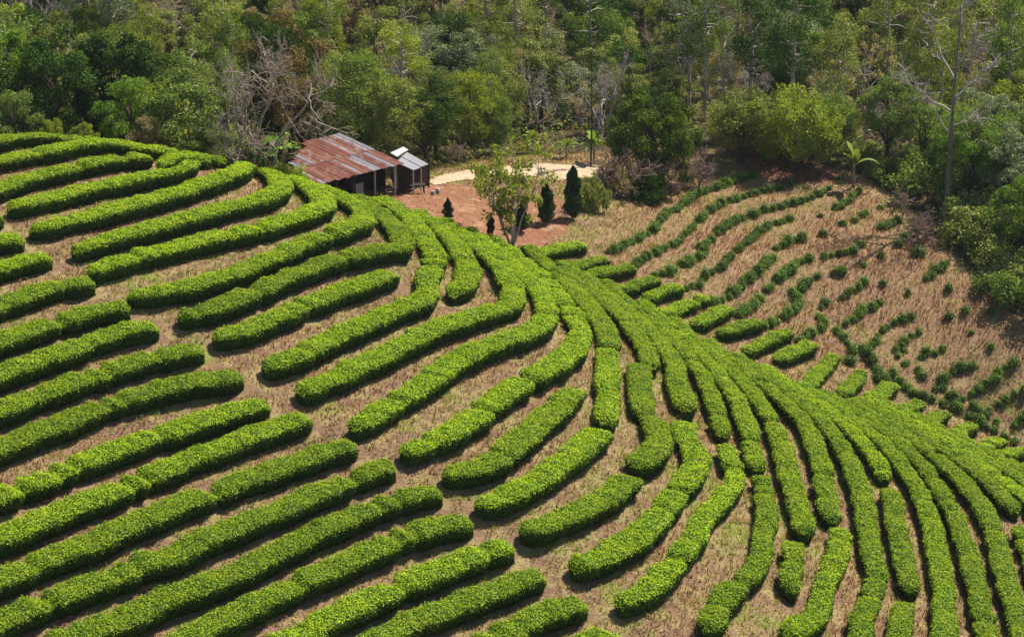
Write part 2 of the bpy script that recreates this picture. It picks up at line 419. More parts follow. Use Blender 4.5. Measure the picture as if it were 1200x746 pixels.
c = mixc(nt, c, red, ramp(nt, [(.42, (0,) * 3), (.58, (1,) * 3)], edge))
floor_ = ramp(nt, [(.3, (.05, .035, .02)), (.5, (.10, .075, .04)), (.7, (.10, .11, .03))], n2)
c = mixc(nt, c, floor_, ramp(nt, [(.4, (0,) * 3), (.6, (1,) * 3)], math2(nt, 'MULTIPLY_ADD', math2(nt, 'SUBTRACT', n4, .5), .7, at['woods'])))
c = mixc(nt, c, ramp(nt, [(.35, (.10, .045, .028)), (.65, (.24, .11, .07))], n2), ramp(nt, [(.4, (0,) * 3), (.6, (1,) * 3)], math2(nt, 'MULTIPLY_ADD', math2(nt, 'SUBTRACT', n4, .5), .8, at['bank'])))
p = nt.nodes.new('ShaderNodeBsdfPrincipled'); p.inputs['Roughness'].default_value = .95; p.inputs['Specular IOR Level'].default_value = .1
nt.links.new(c, p.inputs['Base Color'])
bp = nt.nodes.new('ShaderNodeBump'); bp.inputs['Strength'].default_value = .9; bp.inputs['Distance'].default_value = .12
nt.links.new(math2(nt, 'ADD', n3, math2(nt, 'ADD', n2, n5)), bp.inputs['Height']); nt.links.new(bp.outputs[0], p.inputs['Normal'])
nt.links.new(p.outputs[0], o.inputs[0])
GROUND = m
gme = gm.mesh('ground', [m])
near = (np.abs(gv[:, 0]) < 130) & (gv[:, 1] > 40) & (gv[:, 1] < 320)
FARSLOPE = pxpoly("640,300 700,262 760,232 830,196 900,215 1000,225 1060,245 1105,290 1195,385 1240,430 1240,560 1100,500 1000,462 900,412 820,385 740,345", 121)
for nm, poly, w in (('yard', YARD, 1.0), ('woods', FOREST, 1.2), ('bank', MOUND, .8), ('slope', FARSLOPE, 1.2)):
    a = gme.attributes.new(nm, 'FLOAT', 'POINT'); v = np.zeros(len(gv), np.float32)
    v[near] = soft(poly, gv[near, 0], gv[near, 1], w); 
    if nm == 'woods': v[(~near) & (gv[:, 1] > 200)] = 1
    a.data.foreach_set('value', v)
tag(link('ground', gme), None, None, None, 'structure')

# pale sandy track beyond the yard, draped on the ground
def drape(name, poly, m, lift, step=.3, label=None, kind='structure'):
    xs = [p[0] for p in poly]; ys = [p[1] for p in poly]
    gx = np.arange(min(xs), max(xs), step); gy = np.arange(min(ys), max(ys), step)
    X, Y = np.meshgrid(gx, gy); wob = .35 * np.sin(X * 1.9 + Y) + .25 * np.sin(X * 4.3 - Y * 3.1)
    ok = inside(poly, X + wob * .4, Y + wob)
    mb = MB(); V = np.stack([X, Y, gz(X, Y) + lift], -1).reshape(-1, 3); w = len(gx)
    q = ok[:-1, :-1] & ok[1:, :-1] & ok[:-1, 1:] & ok[1:, 1:]
    j, i = np.nonzero(q); a = j * w + i
    mb.add(V, np.stack([a, a + 1, a + w + 1, a + w], 1), 0, True)
    return tag(link(name, mb.mesh(name, [m])), None, None, None, kind)
TRACK = pxpoly("498,212 520,204 560,198 600,196 640,192 668,192 720,198 712,208 668,212 640,211 600,207 560,211 520,216 506,217", 128)
sand = plain_mat('pale_sand', (.29, .205, .13), (.41, .31, .20), 2.2, .95, bump=.3)
drape('path', TRACK, sand, .05)

# ------------------------------------------------------------------ tea hedges
def prep(k, b, s):
    q = spline(P(s), 5); z = level(k); q[:, 1] -= 6 if b == 'M' or k < 20 else 4       # middle of the sunlit top, a little above the middle of the row
    x, y = at_level(q[:, 0], q[:, 1], z + HH * .95)
    w = np.stack([x, y], 1); lim = .9 if b == 'M' else .3
    for it in range(5):                              # settle onto the fitted ground, seen along the same view rays
        zz = gz(w[:, 0], w[:, 1]) + HH * .95
        zz = z + HH * .95 + np.clip(zz - z - HH * .95, -lim, lim)
        x, y = at_level(q[:, 0], q[:, 1], zz); w = .5 * w + .5 * np.stack([x, y], 1)
    for _ in range(5):
        w[1:-1] = .25 * w[:-2] + .5 * w[1:-1] + .25 * w[2:]
    if b == 'L' and k >= 17 and w[-1, 1] > 101:                  # rows run on over the crest towards the gully
        d = w[-1] - w[-6]; d = d / np.linalg.norm(d); w = np.concatenate([w, [w[-1] + d * t for t in (.5, 1.0, 1.5)]])
    return resample(w, .3)
def resample(w, step):
    d = np.concatenate([[0], np.cumsum(np.linalg.norm(np.diff(w, axis=0), axis=1))])
    n = max(3, int(d[-1] / step) + 1); t = np.linspace(0, d[-1], n)
    return np.stack([np.interp(t, d, w[:, 0]), np.interp(t, d, w[:, 1])], 1)
ROWS = [prep(*r) for r in NEAR]
# rows keep a working distance from one another
for it in range(12):
    allp = np.concatenate(ROWS); own = np.concatenate([np.full(len(r), i) for i, r in enumerate(ROWS)])
    kk = np.array([NEAR[i][0] for i in own])
    for i, r in enumerate(ROWS):
        sel = (own != i) & (np.abs(kk - NEAR[i][0]) > .05)
        d = r[:, None] - allp[sel][None]; L = np.linalg.norm(d, axis=2)
        wgt = np.clip(1.38 - L, 0, None) / 1.38
        push = (d / (L[..., None] + 1e-6) * wgt[..., None]).sum(1) * .10
        ln = np.linalg.norm(push, axis=1, keepdims=True); push *= np.minimum(1, .12 / (ln + 1e-9))
        r = r + push
        r[1:-1] = .2 * r[:-2] + .6 * r[1:-1] + .2 * r[2:]
        ROWS[i] = r
allp = np.concatenate(ROWS); own = np.concatenate([np.full(len(r), i) for i, r in enumerate(ROWS)]); kk = np.array([NEAR[i][0] for i in own])
def row_width(i):
    r = ROWS[i]; sel = (own != i) & (np.abs(kk - NEAR[i][0]) > .05)
    L = np.linalg.norm(r[:, None] - allp[sel][None], axis=2).min(1)
    w = np.clip(.36 + .545 * L, .86, 1.56) * (.86 if NEAR[i][0] >= 20 and NEAR[i][1] == 'L' else 1)
    k = np.ones(9) / 9; wp = np.pad(w, 12, mode='edge')
    for _ in range(2): wp = np.convolve(wp, k, 'same')
    return wp[12:-12]

PROF = np.array([(-.50, -.20), (-.66, .10), (-.84, .42), (-.98, .72), (-1.0, .87), (-.88, .97), (-.45, 1.01), (0, 1.03),
                 (.45, 1.01), (.88, .97), (1.0, .87), (.98, .72), (.84, .42), (.66, .10), (.50, -.20)])
def hedge(name, path, width, height, mats, leafsize, dens, rng, lumpy=1.0, rag=0.0):
    """one clipped row: a woody core and the leaves that cover it, a single mesh"""
    d = np.concatenate([[0], np.cumsum(np.linalg.norm(np.diff(path, axis=0), axis=1))]); Ltot = d[-1]
    n = max(5, int(Ltot / .2) + 1); t = np.linspace(0, Ltot, n)
    x = np.interp(t, d, path[:, 0]); y = np.interp(t, d, path[:, 1])
    w = np.interp(t, np.linspace(0, Ltot, len(width)), width) / 2 if np.ndim(width) else np.full(n, width / 2)
    # single bushes along the row
    s = rng.uniform(-.6, 0); lump = np.ones(n); off = np.zeros(n)
    while s < Ltot:
        step = rng.uniform(.7, 1.25) if lumpy < 2 else rng.uniform(.5, .8)
        depth = (rng.uniform(.02, .10) if rng.random() > .13 else rng.uniform(.28, .75)) * lumpy
        lump -= depth * np.exp(-((t - s) / rng.uniform(.12, .2)) ** 2)
        if lumpy > 2:
            lump -= rng.uniform(.25, .75) * np.exp(-((t - s) / .15) ** 2)
            if rng.random() < .10: lump[(t >= s) & (t < s + step)] = .2
        inb = (t >= s) & (t < s + step)
        lump[inb] *= rng.uniform(1 - .07 * lumpy, 1 + .05 * lumpy); off[inb] += rng.normal() * .045 * lumpy
        s += step
    lump = np.convolve(np.pad(lump, 1, mode='edge'), [.25, .5, .25], 'valid'); off = np.convolve(np.pad(off, 2, mode='edge'), np.ones(5) / 5, 'valid')
    e = np.minimum(t, Ltot - t); re = min(.55, Ltot / 2.2)
    endf = np.sqrt(np.clip(1 - (1 - np.clip(e / re, 0, 1)) ** 2, .10, 1))
    lump = np.clip(lump, .22, 1.3); w = w * lump * endf; h = height * (0.35 + .65 * lump) * (.45 + .55 * endf)
    tx, ty = np.gradient(x), np.gradient(y); l = np.hypot(tx, ty) + 1e-9; nxv, nyv = -ty / l, tx / l
    x = x + nxv * off; y = y + nyv * off
    m_ = len(PROF)
    jit = rng.normal(size=(n, m_)) * .045 + (rng.normal(size=(n, 1)) * .035)
    U = PROF[None, :, 0] * w[:, None] * (1 + jit); VV = PROF[None, :, 1] * h[:, None] * (1 + rng.normal(size=(n, m_)) * .03)
    X = x[:, None] + nxv[:, None] * U; Y = y[:, None] + nyv[:, None] * U
    zc = gz(x, y); zl = gz(X[:, 0], Y[:, 0]); zr = gz(X[:, -1], Y[:, -1])
    frac = (PROF[None, :, 0] + 1) / 2
    Zb = (zl[:, None] * (1 - frac) + zr[:, None] * frac) * .55 + zc[:, None] * .45
    Z = Zb + VV
    Z = Z + .035 * np.sin(X * 7.1 + 2 * np.sin(Y * 3.7)) * np.sin(Y * 8.3 + 2 * np.sin(X * 2.9)) * (PROF[None, :, 1] > .8)
    V = np.stack([X, Y, Z], -1)
    i = np.arange(n - 1)[:, None] * m_; j = np.arange(m_ - 1)[None]
    F = np.stack([i + j, i + m_ + j, i + m_ + j + 1, i + j + 1], -1).reshape(-1, 4)
    mb = MB(); Vf = V.reshape(-1, 3)
    org = np.array([x[n // 2], y[n // 2], zc[n // 2]])
    core = Vf.copy()
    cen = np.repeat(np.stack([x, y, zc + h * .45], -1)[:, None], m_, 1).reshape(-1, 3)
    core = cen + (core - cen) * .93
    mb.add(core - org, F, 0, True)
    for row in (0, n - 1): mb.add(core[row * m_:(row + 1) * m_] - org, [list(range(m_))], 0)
    # leaves
    A, B, C, D = (Vf[F[:, q]] for q in range(4))
    nr = np.cross(B - A, D - A) + np.cross(D - C, B - C); ar = np.linalg.norm(nr, axis=1) / 2
    mid = Vf[F].mean(1); nr = unit(nr); flip = ((mid - np.repeat(cen.reshape(n, m_, 3)[:-1, :1], m_ - 1, 1).reshape(-1, 3)) * nr).sum(1) < 0
    nr[flip] *= -1
    cnt = rng.poisson(ar * dens * np.where(np.tile(np.abs(np.arange(m_ - 1) - 6.5) < 4.6, n - 1), 1, .5))
    idx = np.repeat(np.arange(len(F)), cnt); k = len(idx)
    u = rng.random((k, 1)); v = rng.random((k, 1))
    pos = (A[idx] * (1 - u) + B[idx] * u) * (1 - v) + (D[idx] * (1 - u) + C[idx] * u) * v
    pos = pos + nr[idx] * (rng.normal(size=(k, 1)) * .03 + .012)
    if rag:
        pos = pos + nr[idx] * np.abs(rng.normal(size=(k, 1))) * rag
    up = nr[idx] + np.array([0, 0, .05])
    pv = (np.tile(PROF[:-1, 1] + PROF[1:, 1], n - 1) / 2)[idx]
    new = pv + rng.normal(size=k) * .09 > .84                       # fresh shoots on the plucking table, old leaves with painted side shade below
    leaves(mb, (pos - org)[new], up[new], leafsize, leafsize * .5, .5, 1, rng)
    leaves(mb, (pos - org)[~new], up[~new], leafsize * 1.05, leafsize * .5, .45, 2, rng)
    return mb.mesh(name, mats), org

def bush_line(name, cen, size, mats, rng):
    """young tea: separate ragged little bushes standing in one line"""
    mb = MB(); org = np.array([*cen[len(cen) // 2], float(gz(*cen[len(cen) // 2]))])
    th = np.arange(8) * math.pi / 4; ph = np.array([-.3, .25, .75, 1.2])
    for c in cen:
        r = size * rng.uniform(.62, 1.15); h = r * rng.uniform(.95, 1.4); b = np.array([c[0], c[1], float(gz(*c))]) - org
        asp = rng.uniform(.8, 1.25); ax = np.array([r * asp, r / asp, h])
        V = np.stack([np.outer(np.cos(ph), np.cos(th)), np.outer(np.cos(ph), np.sin(th)), np.outer(np.sin(ph), np.ones(8))], -1).reshape(-1, 3) * ax * .72 + b + (0, 0, h * .25)
        i = np.arange(3)[:, None] * 8; j = np.arange(8)[None]; k = (j + 1) % 8
        mb.add(V, np.stack([i + j, i + k, i + 8 + k, i + 8 + j], -1).reshape(-1, 4), 0, True); mb.add(V[-8:], [list(range(8))], 0)
        tube(mb, [b + (0, 0, -.1), b + (0, 0, h * .4)], [.05, .03], 5)
        n = int(420 * (r / .4) ** 2); d = rng.normal(size=(n, 3)); d[:, 2] = np.abs(d[:, 2]) * 1.1 - .25; d = unit(d)
        lob = 1 + .22 * np.sin(3 * np.arctan2(d[:, 1], d[:, 0]) + rng.uniform(0, 6)) * np.cos(2.3 * d[:, 2] + rng.uniform(0, 6))
        p = b + (0, 0, h * .25) + d * ax * (lob * rng.uniform(.62, 1.12, n))[:, None]
        leaves(mb, p, d + np.array([0, 0, .25]), .115, .06, .6, 1, rng)
    return mb.mesh(name, mats), org
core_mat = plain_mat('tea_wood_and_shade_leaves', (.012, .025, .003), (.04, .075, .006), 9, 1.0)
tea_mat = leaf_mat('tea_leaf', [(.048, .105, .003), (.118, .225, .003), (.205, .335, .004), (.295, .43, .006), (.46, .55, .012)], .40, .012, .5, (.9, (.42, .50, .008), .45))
young_mat = leaf_mat('young_tea_leaf', [(.035, .070, .011), (.07, .13, .016), (.115, .195, .022), (.18, .27, .034)], .35, .015, .5)
old_shade_mat = leaf_mat('old_tea_leaf_side_shade', [(.018, .042, .007), (.034, .075, .010), (.058, .115, .013), (.095, .17, .018)], .25, .01, .5)  # old leaves, coloured darker so the hedge sides read as shaded
ORD = ['zeroth', 'first', 'second', 'third', 'fourth', 'fifth', 'sixth', 'seventh', 'eighth', 'ninth', 'tenth', 'eleventh', 'twelfth', 'thirteenth',
       'fourteenth', 'fifteenth', 'sixteenth', 'seventeenth', 'eighteenth', 'nineteenth', 'twentieth', 'twenty-first', 'twenty-second', 'twenty-third',
       'twenty-fourth', 'twenty-fifth', 'twenty-sixth', 'twenty-seventh', 'twenty-eighth', 'twenty-ninth', 'thirtieth', 'thirty-first', 'thirty-second',
       'thirty-third', 'thirty-fourth', 'thirty-fifth', 'thirty-sixth', 'thirty-seventh', 'thirty-eighth', 'thirty-ninth', 'fortieth']
# labels: where a row stands in its block, counted from the hilltop
Ls = sorted({r[0] for r in NEAR if r[1] == 'L'}); Ms = sorted({r[0] for r in NEAR if r[1] == 'M'})
def near_label(i):
    k, b, s = NEAR[i]; pts = P(s)
    if b == 'M':
        n = Ms.index(k) + 1
        return f"{ORD[n]} tea row from the top in the left-hand block, ending at the grassy gap"
    n = Ls.index(k) + 1
    same = [j for j in range(len(NEAR)) if NEAR[j][0] == k and NEAR[j][1] == 'L']
    pos = ''
    if len(same) > 1:
        order = sorted(same, key=lambda j: -np.mean([q[1] for q in P(NEAR[j][2])])); r = order.index(i)
        pos = {2: ['lower piece', 'upper piece'], 3: ['lowest piece', 'middle piece', 'uppermost piece']}[len(same)][r] + ' of the '
    where = 'near the hilltop' if n <= 6 else 'bending round the crest' if n <= 17 else 'on the middle of the hill' if n <= 23 else 'running down the right flank'
    return f"{pos}{ORD[n]} tea row from the hilltop, {where}"
for i in range(len(NEAR)):
    rng = np.random.default_rng(100 + i)
    dist = ROWS[i][:, 1].mean()
    me, org = hedge('tea_hedge', ROWS[i], row_width(i), HH, [core_mat, tea_mat, old_shade_mat], .092 + .0005 * (dist - 70), 400, rng, 1.12)
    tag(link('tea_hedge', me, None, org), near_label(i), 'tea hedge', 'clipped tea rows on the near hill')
fb = [f for f in FAR if f[0] == 'b']; fd = [f for f in FAR if f[0] == 'd']; fs = [f for f in FAR if f[0] == 's']
fd.sort(key=lambda f: P(f[1])[0][0]); fs.sort(key=lambda f: P(f[1])[0][0])
for kind, lst in (('b', fb), ('d', fd), ('s', fs)):
    for n, (_, s) in enumerate(lst):
        rng = np.random.default_rng(500 + n + 60 * 'bds'.index(kind))
        hh = {'b': .66, 'd': .40, 's': .34}[kind]
        pts = P(s)
        if kind == 's':
            a, b = pts[0]; pts = [(a - 5, b + 2), (a, b), (a + 5, b - 2)]
        q = spline(pts, 5)
        w = np.array([hit(a, b, 113.5 if a > 900 else 119.5 if a < 800 else 116.5, hh * .9) for a, b in q])
        if kind == 'b':
            d = w[0] - w[3]; w = np.concatenate([[w[0] + d / np.linalg.norm(d) * rng.uniform(.7, 1.5)], w])
        if len(w) > 4:
            for _ in range(2): w[1:-1] = .25 * w[:-2] + .5 * w[1:-1] + .25 * w[2:]
        w = resample(w, .3)
        if kind == 'b':
            me, org = hedge('tea_hedge', w, rng.uniform(.95, 1.2), hh * rng.uniform(.85, 1.1), [core_mat, tea_mat, old_shade_mat], .115, 270, rng, 1.7, .03)
            lab = f"{ORD[n + 1]} bright green tea stub along the gully, counted from the red yard"
            tag(link('tea_hedge', me, None, org), lab, 'tea hedge', 'bright tea stubs along the gully')
        elif kind == 'd':
            w = resample(w, .56); keep = rng.random(len(w)) > .07; keep[:2] = True
            me, org = bush_line('young_tea_row', (w + rng.normal(size=w.shape) * .07)[keep], rng.uniform(.34, .42), [core_mat, young_mat], rng)
            ln = 'long' if len(w) > 13 else 'short' if len(w) < 7 else 'middling'
            lab = f"{ln} dark young tea row, {ORD[n + 1]} from the left on the brown slope" if n < 40 else \
                f"{ln} dark young tea row, {ORD[len(lst) - n]} from the right edge on the brown slope"
            tag(link('young_tea_row', me, None, org), lab, 'tea row', 'dark young tea rows on the brown slope')
        else:
            me, org = bush_line('tea_bush', w[len(w) // 2:len(w) // 2 + 1], rng.uniform(.30, .48), [core_mat, young_mat], rng)
            lab = f"small lone dark tea bush on the brown slope, {ORD[n + 1]} from the left"
            tag(link('tea_bush', me, None, org), lab, 'tea bush', 'lone tea bushes on the brown slope')

# ------------------------------------------------------------------ dry grass between the rows (one mass nobody could count)
CELL = .2; RX0, RY0 = -60, 55; cover = np.zeros((int(120 / CELL), int(130 / CELL)), bool)
def stamp(path, r):
    for a in np.arange(-r, r + .01, CELL):
        for b in np.arange(-r, r + .01, CELL):
            if a * a + b * b <= r * r:
                i = ((path[:, 1] + b - RY0) / CELL).astype(int); j = ((path[:, 0] + a - RX0) / CELL).astype(int)
                ok = (i >= 0) & (j >= 0) & (i < cover.shape[1]) & (j < cover.shape[0]); cover[j[ok], i[ok]] = True
for i, r in enumerate(ROWS): stamp(r, row_width(i).mean() * .42)
def in_view(x, y, z, mx=40, my=40):
    cp, sp = math.cos(PITCH), math.sin(PITCH); dz = z - CAM_Z
    f = y * cp - dz * sp; u = y * sp + dz * cp
    px = 600 + FPX * x / f; py = 373 - FPX * u / f
    return (px > -mx) & (px < 1200 + mx) & (py > -my) & (py < 746 + my)
def scatter(n, x0, x1, y0, y1, rng):
    x = rng.uniform(x0, x1, n); y = rng.uniform(y0, y1, n); z = gz(x, y); k = in_view(x, y, z)
    return x[k], y[k], z[k]
def blades(mb, x, y, z, h, w, lean, mat, rng, bias=(0, 0)):
    n = len(x); th = rng.uniform(0, 2 * math.pi, n)
    H = h * rng.uniform(.5, 1.4, n); W = w * rng.uniform(.7, 1.3, n)
    lx = rng.normal(size=n) * lean * H + bias[0] * H; ly = rng.normal(size=n) * lean * H + bias[1] * H
    b = np.stack([x, y, z - .02], 1); s = np.stack([np.cos(th) * W, np.sin(th) * W, 0 * W], 1) / 2
    tip = b + np.stack([lx, ly, H], 1); mid = b + np.stack([lx * .35, ly * .35, H * .6], 1)
    V = np.stack([b - s, b + s, mid + s * .8, tip, mid - s * .8], 1)
    mb.add(V, np.arange(5 * n).reshape(n, 5), mat)
straw_mat = leaf_mat('dry_grass_blade', [(0.113, 0.049, 0.027), (0.215, 0.102, 0.06), (0.311, 0.167, 0.096), (0.407, 0.255, 0.125), (0.52, 0.385, 0.173)], .3, .0, .6)
slope_straw_mat = leaf_mat('slope_grass_blade', [(0.138, 0.056, 0.032), (0.23, 0.105, 0.06), (0.322, 0.166, 0.096), (0.414, 0.246, 0.132), (0.471, 0.342, 0.156)], .3, .0, .6)
green_mat = leaf_mat('green_grass_blade', [(.15, .20, .025), (.26, .31, .04), (.40, .42, .08)], .35, .0, .6)
rng = np.random.default_rng(5)
mb = MB()
x, y, z = scatter(330000, -45, 45, 66, 150, rng)
ci = ((x - RX0) / CELL).astype(int), ((y - RY0) / CELL).astype(int)
k = ~cover[ci] & ~(inside(YARD, x, y) & (rng.random(len(x)) < .93)) & ~inside(TRACK, x + rng.normal(size=len(x)) * .45, y + rng.normal(size=len(x)) * .5) & ~(inside(MOUND, x, y) & (rng.random(len(x)) < .8))
fo = inside(FOREST, x, y); k &= ~(fo & (rng.random(len(x)) < .6))
x, y, z = x[k], y[k], z[k]
pat = np.sin(x * .55 + 1.7 * np.sin(y * .31)) * np.sin(y * .47 + 1.3 * np.sin(x * .37)) + rng.normal(size=len(x)) * .35
g = pat > .08
fs_ = inside(FARSLOPE, x, y)
a = ~g & ~fs_; blades(mb, x[a], y[a], z[a], .19, .045, .55, 0, rng)
a = ~g & fs_; blades(mb, x[a], y[a], z[a], .24, .05, .35, 2, rng, (.35, -.3))
blades(mb, x[g], y[g], z[g], .17, .05, .5, 1, rng)
me = mb.mesh('dry_grass', [straw_mat, green_mat, slope_straw_mat])
tag(link('dry_grass', me), 'dry tan and yellow grass between the tea rows and on the far slope', 'grass', None, 'stuff')

# ------------------------------------------------------------------ trees
bark_dark = plain_mat('dark_bark', (.035, .025, .018), (.10, .075, .055), 7, .95, (1, 1, .25), .4)
bark_pale = plain_mat('pale_bark', (.24, .19, .145), (.48, .41, .33), 6, .95, (1, 1, .25), .3)
bark_grey = plain_mat('grey_twigs', (.22, .18, .155), (.40, .34, .30), 5, .95)
bark_pink = plain_mat('reddish_twigs', (.15, .095, .07), (.30, .21, .165), 5, .95)
LM = {
 'dark':   leaf_mat('dark_green_leaf',  [(.016, .040, .008), (.032, .070, .012), (.055, .105, .016), (.085, .15, .022)], .30, .004, .6),
 'mid':    leaf_mat('mid_green_leaf',   [(0.065, 0.107, 0.023), (0.117, 0.176, 0.034), (0.182, 0.254, 0.052), (0.28, 0.351, 0.085)], .34, .003, .6),
 'olive':  leaf_mat('olive_leaf',       [(0.088, 0.115, 0.027), (0.162, 0.196, 0.038), (0.243, 0.27, 0.057), (0.365, 0.378, 0.095)], .32, .01, .5),
 'yellow': leaf_mat('yellow_green_leaf',[(0.088, 0.125, 0.013), (0.163, 0.213, 0.018), (0.25, 0.294, 0.025), (0.375, 0.388, 0.044)], .38, .01, .5),
 'grey':   leaf_mat('grey_green_leaf',  [(0.091, 0.124, 0.065), (0.156, 0.195, 0.098), (0.234, 0.273, 0.143), (0.351, 0.377, 0.221)], .28, .01, .5),
 'rust':   leaf_mat('rust_brown_leaf',  [(.09, .062, .028), (.15, .10, .042), (.21, .15, .058), (.24, .20, .075)], .32, .0, .5),
 'dry':    leaf_mat('dry_leaf',         [(0.175, 0.125, 0.062), (0.288, 0.213, 0.106), (0.4, 0.312, 0.163), (0.3, 0.275, 0.088)], .3, .0, .5),
 'bright': leaf_mat('bright_green_leaf',[(0.057, 0.138, 0.014), (0.103, 0.19, 0.021), (0.161, 0.259, 0.03), (0.241, 0.345, 0.046)], .38, .004, .6),
 'domed':  leaf_mat('sunlit_dome_leaf', [(.025, .05, .008), (.05, .095, .012), (.12, .18, .018), (.24, .29, .03)], .34, .004, .6),
 'cypress':leaf_mat('cypress_leaf',     [(.010, .028, .010), (.02, .045, .014), (.035, .07, .02), (.05, .10, .03)], .2, .01, .5),
}
def bend(p0, p1, n, amp, rng, sag=0.0):
    t = np.linspace(0, 1, n)[:, None]; L = np.linalg.norm(np.asarray(p1) - p0)
    q = np.asarray(p0) * (1 - t) + np.asarray(p1) * t
    q[1:-1] += np.cumsum(rng.normal(size=(n - 2, 3)) * amp * L / n, 0) * np.sin(np.pi * t[1:-1])
    q[:, 2] += sag * L * np.sin(np.pi * t[:, 0])
    return q
def clump_leaves(mb, cen, rad, n, L, W, rng, tilt=.7, flat=.75, droop=0.0, mat=0):
    """leaf blades spread through clumps: more of them towards each clump's outside"""
    cen = np.asarray(cen); k = len(cen); c = np.repeat(cen, n, 0); r = np.repeat(np.broadcast_to(np.asarray(rad, float), (k,)), n)
    d = unit(rng.normal(size=(k * n, 3))); q = rng.random((k * n, 1)) ** .42
    off = d * q * r[:, None] * np.array([1, 1, flat])
    leaves(mb, c + off, d + np.array([0, 0, .45]), L, W, tilt, mat, rng, droop)
def broadleaf(rng, H, R, trunk=.3, clumps=34, n=95, leaf=.26, cr=.30, squash=.85, low=.0, bark=None):
    tb, cb = MB(), MB()
    lean = rng.normal(size=2) * .04 * H; fork = np.array([lean[0] * .5, lean[1] * .5, trunk * H])
    r0 = .022 * H + .04
    tube(tb, bend((0, 0, -.3), fork, 5, .12, rng), np.linspace(r0 * 1.25, r0 * .8, 5), 7)
    cz = (trunk + (1 - trunk) * .52 - low) * H; hz = (1 - trunk) * .55 * H * squash + low * H
    cen = []
    ph = rng.uniform(0, 6.28, 3)
    while len(cen) < clumps:
        d = unit(rng.normal(size=3)); q = rng.uniform(.35, 1) ** .6
        th = math.atan2(d[1], d[0]); lob = 1 + .18 * math.sin(2 * th + ph[0]) + .14 * math.sin(3 * th + ph[1] + 2 * d[2])
        p = np.array([d[0] * R * q * lob, d[1] * R * q * lob, cz + d[2] * hz * q * (1 + .12 * math.sin(ph[2] + 2 * th))])
        if all(np.linalg.norm((p - c) / (1, 1, .8)) > cr * R * .62 for c in cen) or rng.random() < .1: cen.append(p)
    cen = np.array(cen)
    hubs = [fork + (np.array([math.cos(a) * R * .42, math.sin(a) * R * .42, (.16 + .22 * rng.random()) * H]) * rng.uniform(.7, 1.2)) for a in np.arange(5) * 1.257 + rng.uniform(0, 1)]
    hubs.append(fork + (0, 0, .38 * H))
    for h in hubs: tube(tb, bend(fork, h, 4, .2, rng), np.linspace(r0 * .6, r0 * .3, 4), 5)
    for c in cen:
        h = min(hubs, key=lambda q: np.linalg.norm(q - c)); tube(tb, bend(h, c, 4, .25, rng), np.linspace(r0 * .3, r0 * .08, 4), 4)
    clump_leaves(cb, cen, cr * R * rng.uniform(.75, 1.25, len(cen)), n, leaf, leaf * .55, rng)
    return tb, cb
def tall_tree(rng, H, R, bare=.45, clumps=26, n=80, leaf=.26):
    tb, cb = MB(), MB(); top = np.array([*(rng.normal(size=2) * .05 * H), H * .93])
    tr = bend((0, 0, -.3), top, 9, .06, rng); r0 = .012 * H + .05
    tube(tb, tr, np.linspace(r0 * 1.2, r0 * .2, 9), 6)
    cen = []
    for i in range(clumps):
        f = rng.uniform(bare, 1); a = rng.uniform(0, 6.28); rr = R * (1.1 - .6 * abs(f - .72) / .5) * rng.uniform(.25, 1)
        b = np.array([np.interp(f, np.linspace(0, 1, 9), tr[:, q]) for q in range(3)])
        c = b + (math.cos(a) * rr, math.sin(a) * rr, rng.uniform(-.02, .09) * H); cen.append(c)
        tube(tb, bend(b, c, 4, .2, rng), np.linspace(r0 * .35, .015, 4), 4)
    clump_leaves(cb, cen, R * rng.uniform(.26, .48, clumps), n, leaf, leaf * .5, rng, .8)
    return tb, cb
def pine(rng, H, R, n=70):
    tb, cb = MB(), MB(); tr = bend((0, 0, -.3), (rng.normal() * .2, rng.normal() * .2, H), 8, .03, rng)
    tube(tb, tr, np.linspace(.017 * H + .04, .02, 8), 6); cen = []; rad = []
    for f in np.linspace(.26, .99, 15):
        b = np.array([np.interp(f, np.linspace(0, 1, 8), tr[:, q]) for q in range(3)])
        L = R * (.25 + .85 * math.sin(math.pi * min(1, (f - .16) / .9)) ** .8)
        for a in np.arange(5) * 1.257 + rng.uniform(0, 6.28):
            l = max(.25, L * rng.uniform(.6, 1.15)); c = b + np.array([math.cos(a) * l, math.sin(a) * l, l * rng.uniform(.15, .5)])
            if rng.random() < .13: continue
            tube(tb, bend(b, c, 3, .1, rng), np.linspace(.05, .015, 3), 3)
            for t in (.55, 1): cen.append(b * (1 - t) + c * t); rad.append(.20 * R + .1)
    cen, rad = np.array(cen), np.array(rad); k = len(cen)
    c = np.repeat(cen, n // 2, 0); d = unit(rng.normal(size=(len(c), 3)) + np.array([0, 0, .45])); L = .30
    pos = c + d * np.repeat(rad, n // 2)[:, None] * rng.random((len(c), 1)) ** .5
    a = d; nn = unit(np.cross(a, rng.normal(size=a.shape))); b = np.cross(nn, a)
    V = np.stack([pos - a * L / 2, pos + b * .045, pos + a * L / 2, pos - b * .05], 1); cb.add(V, np.arange(4 * len(c)).reshape(-1, 4))
    return tb, cb
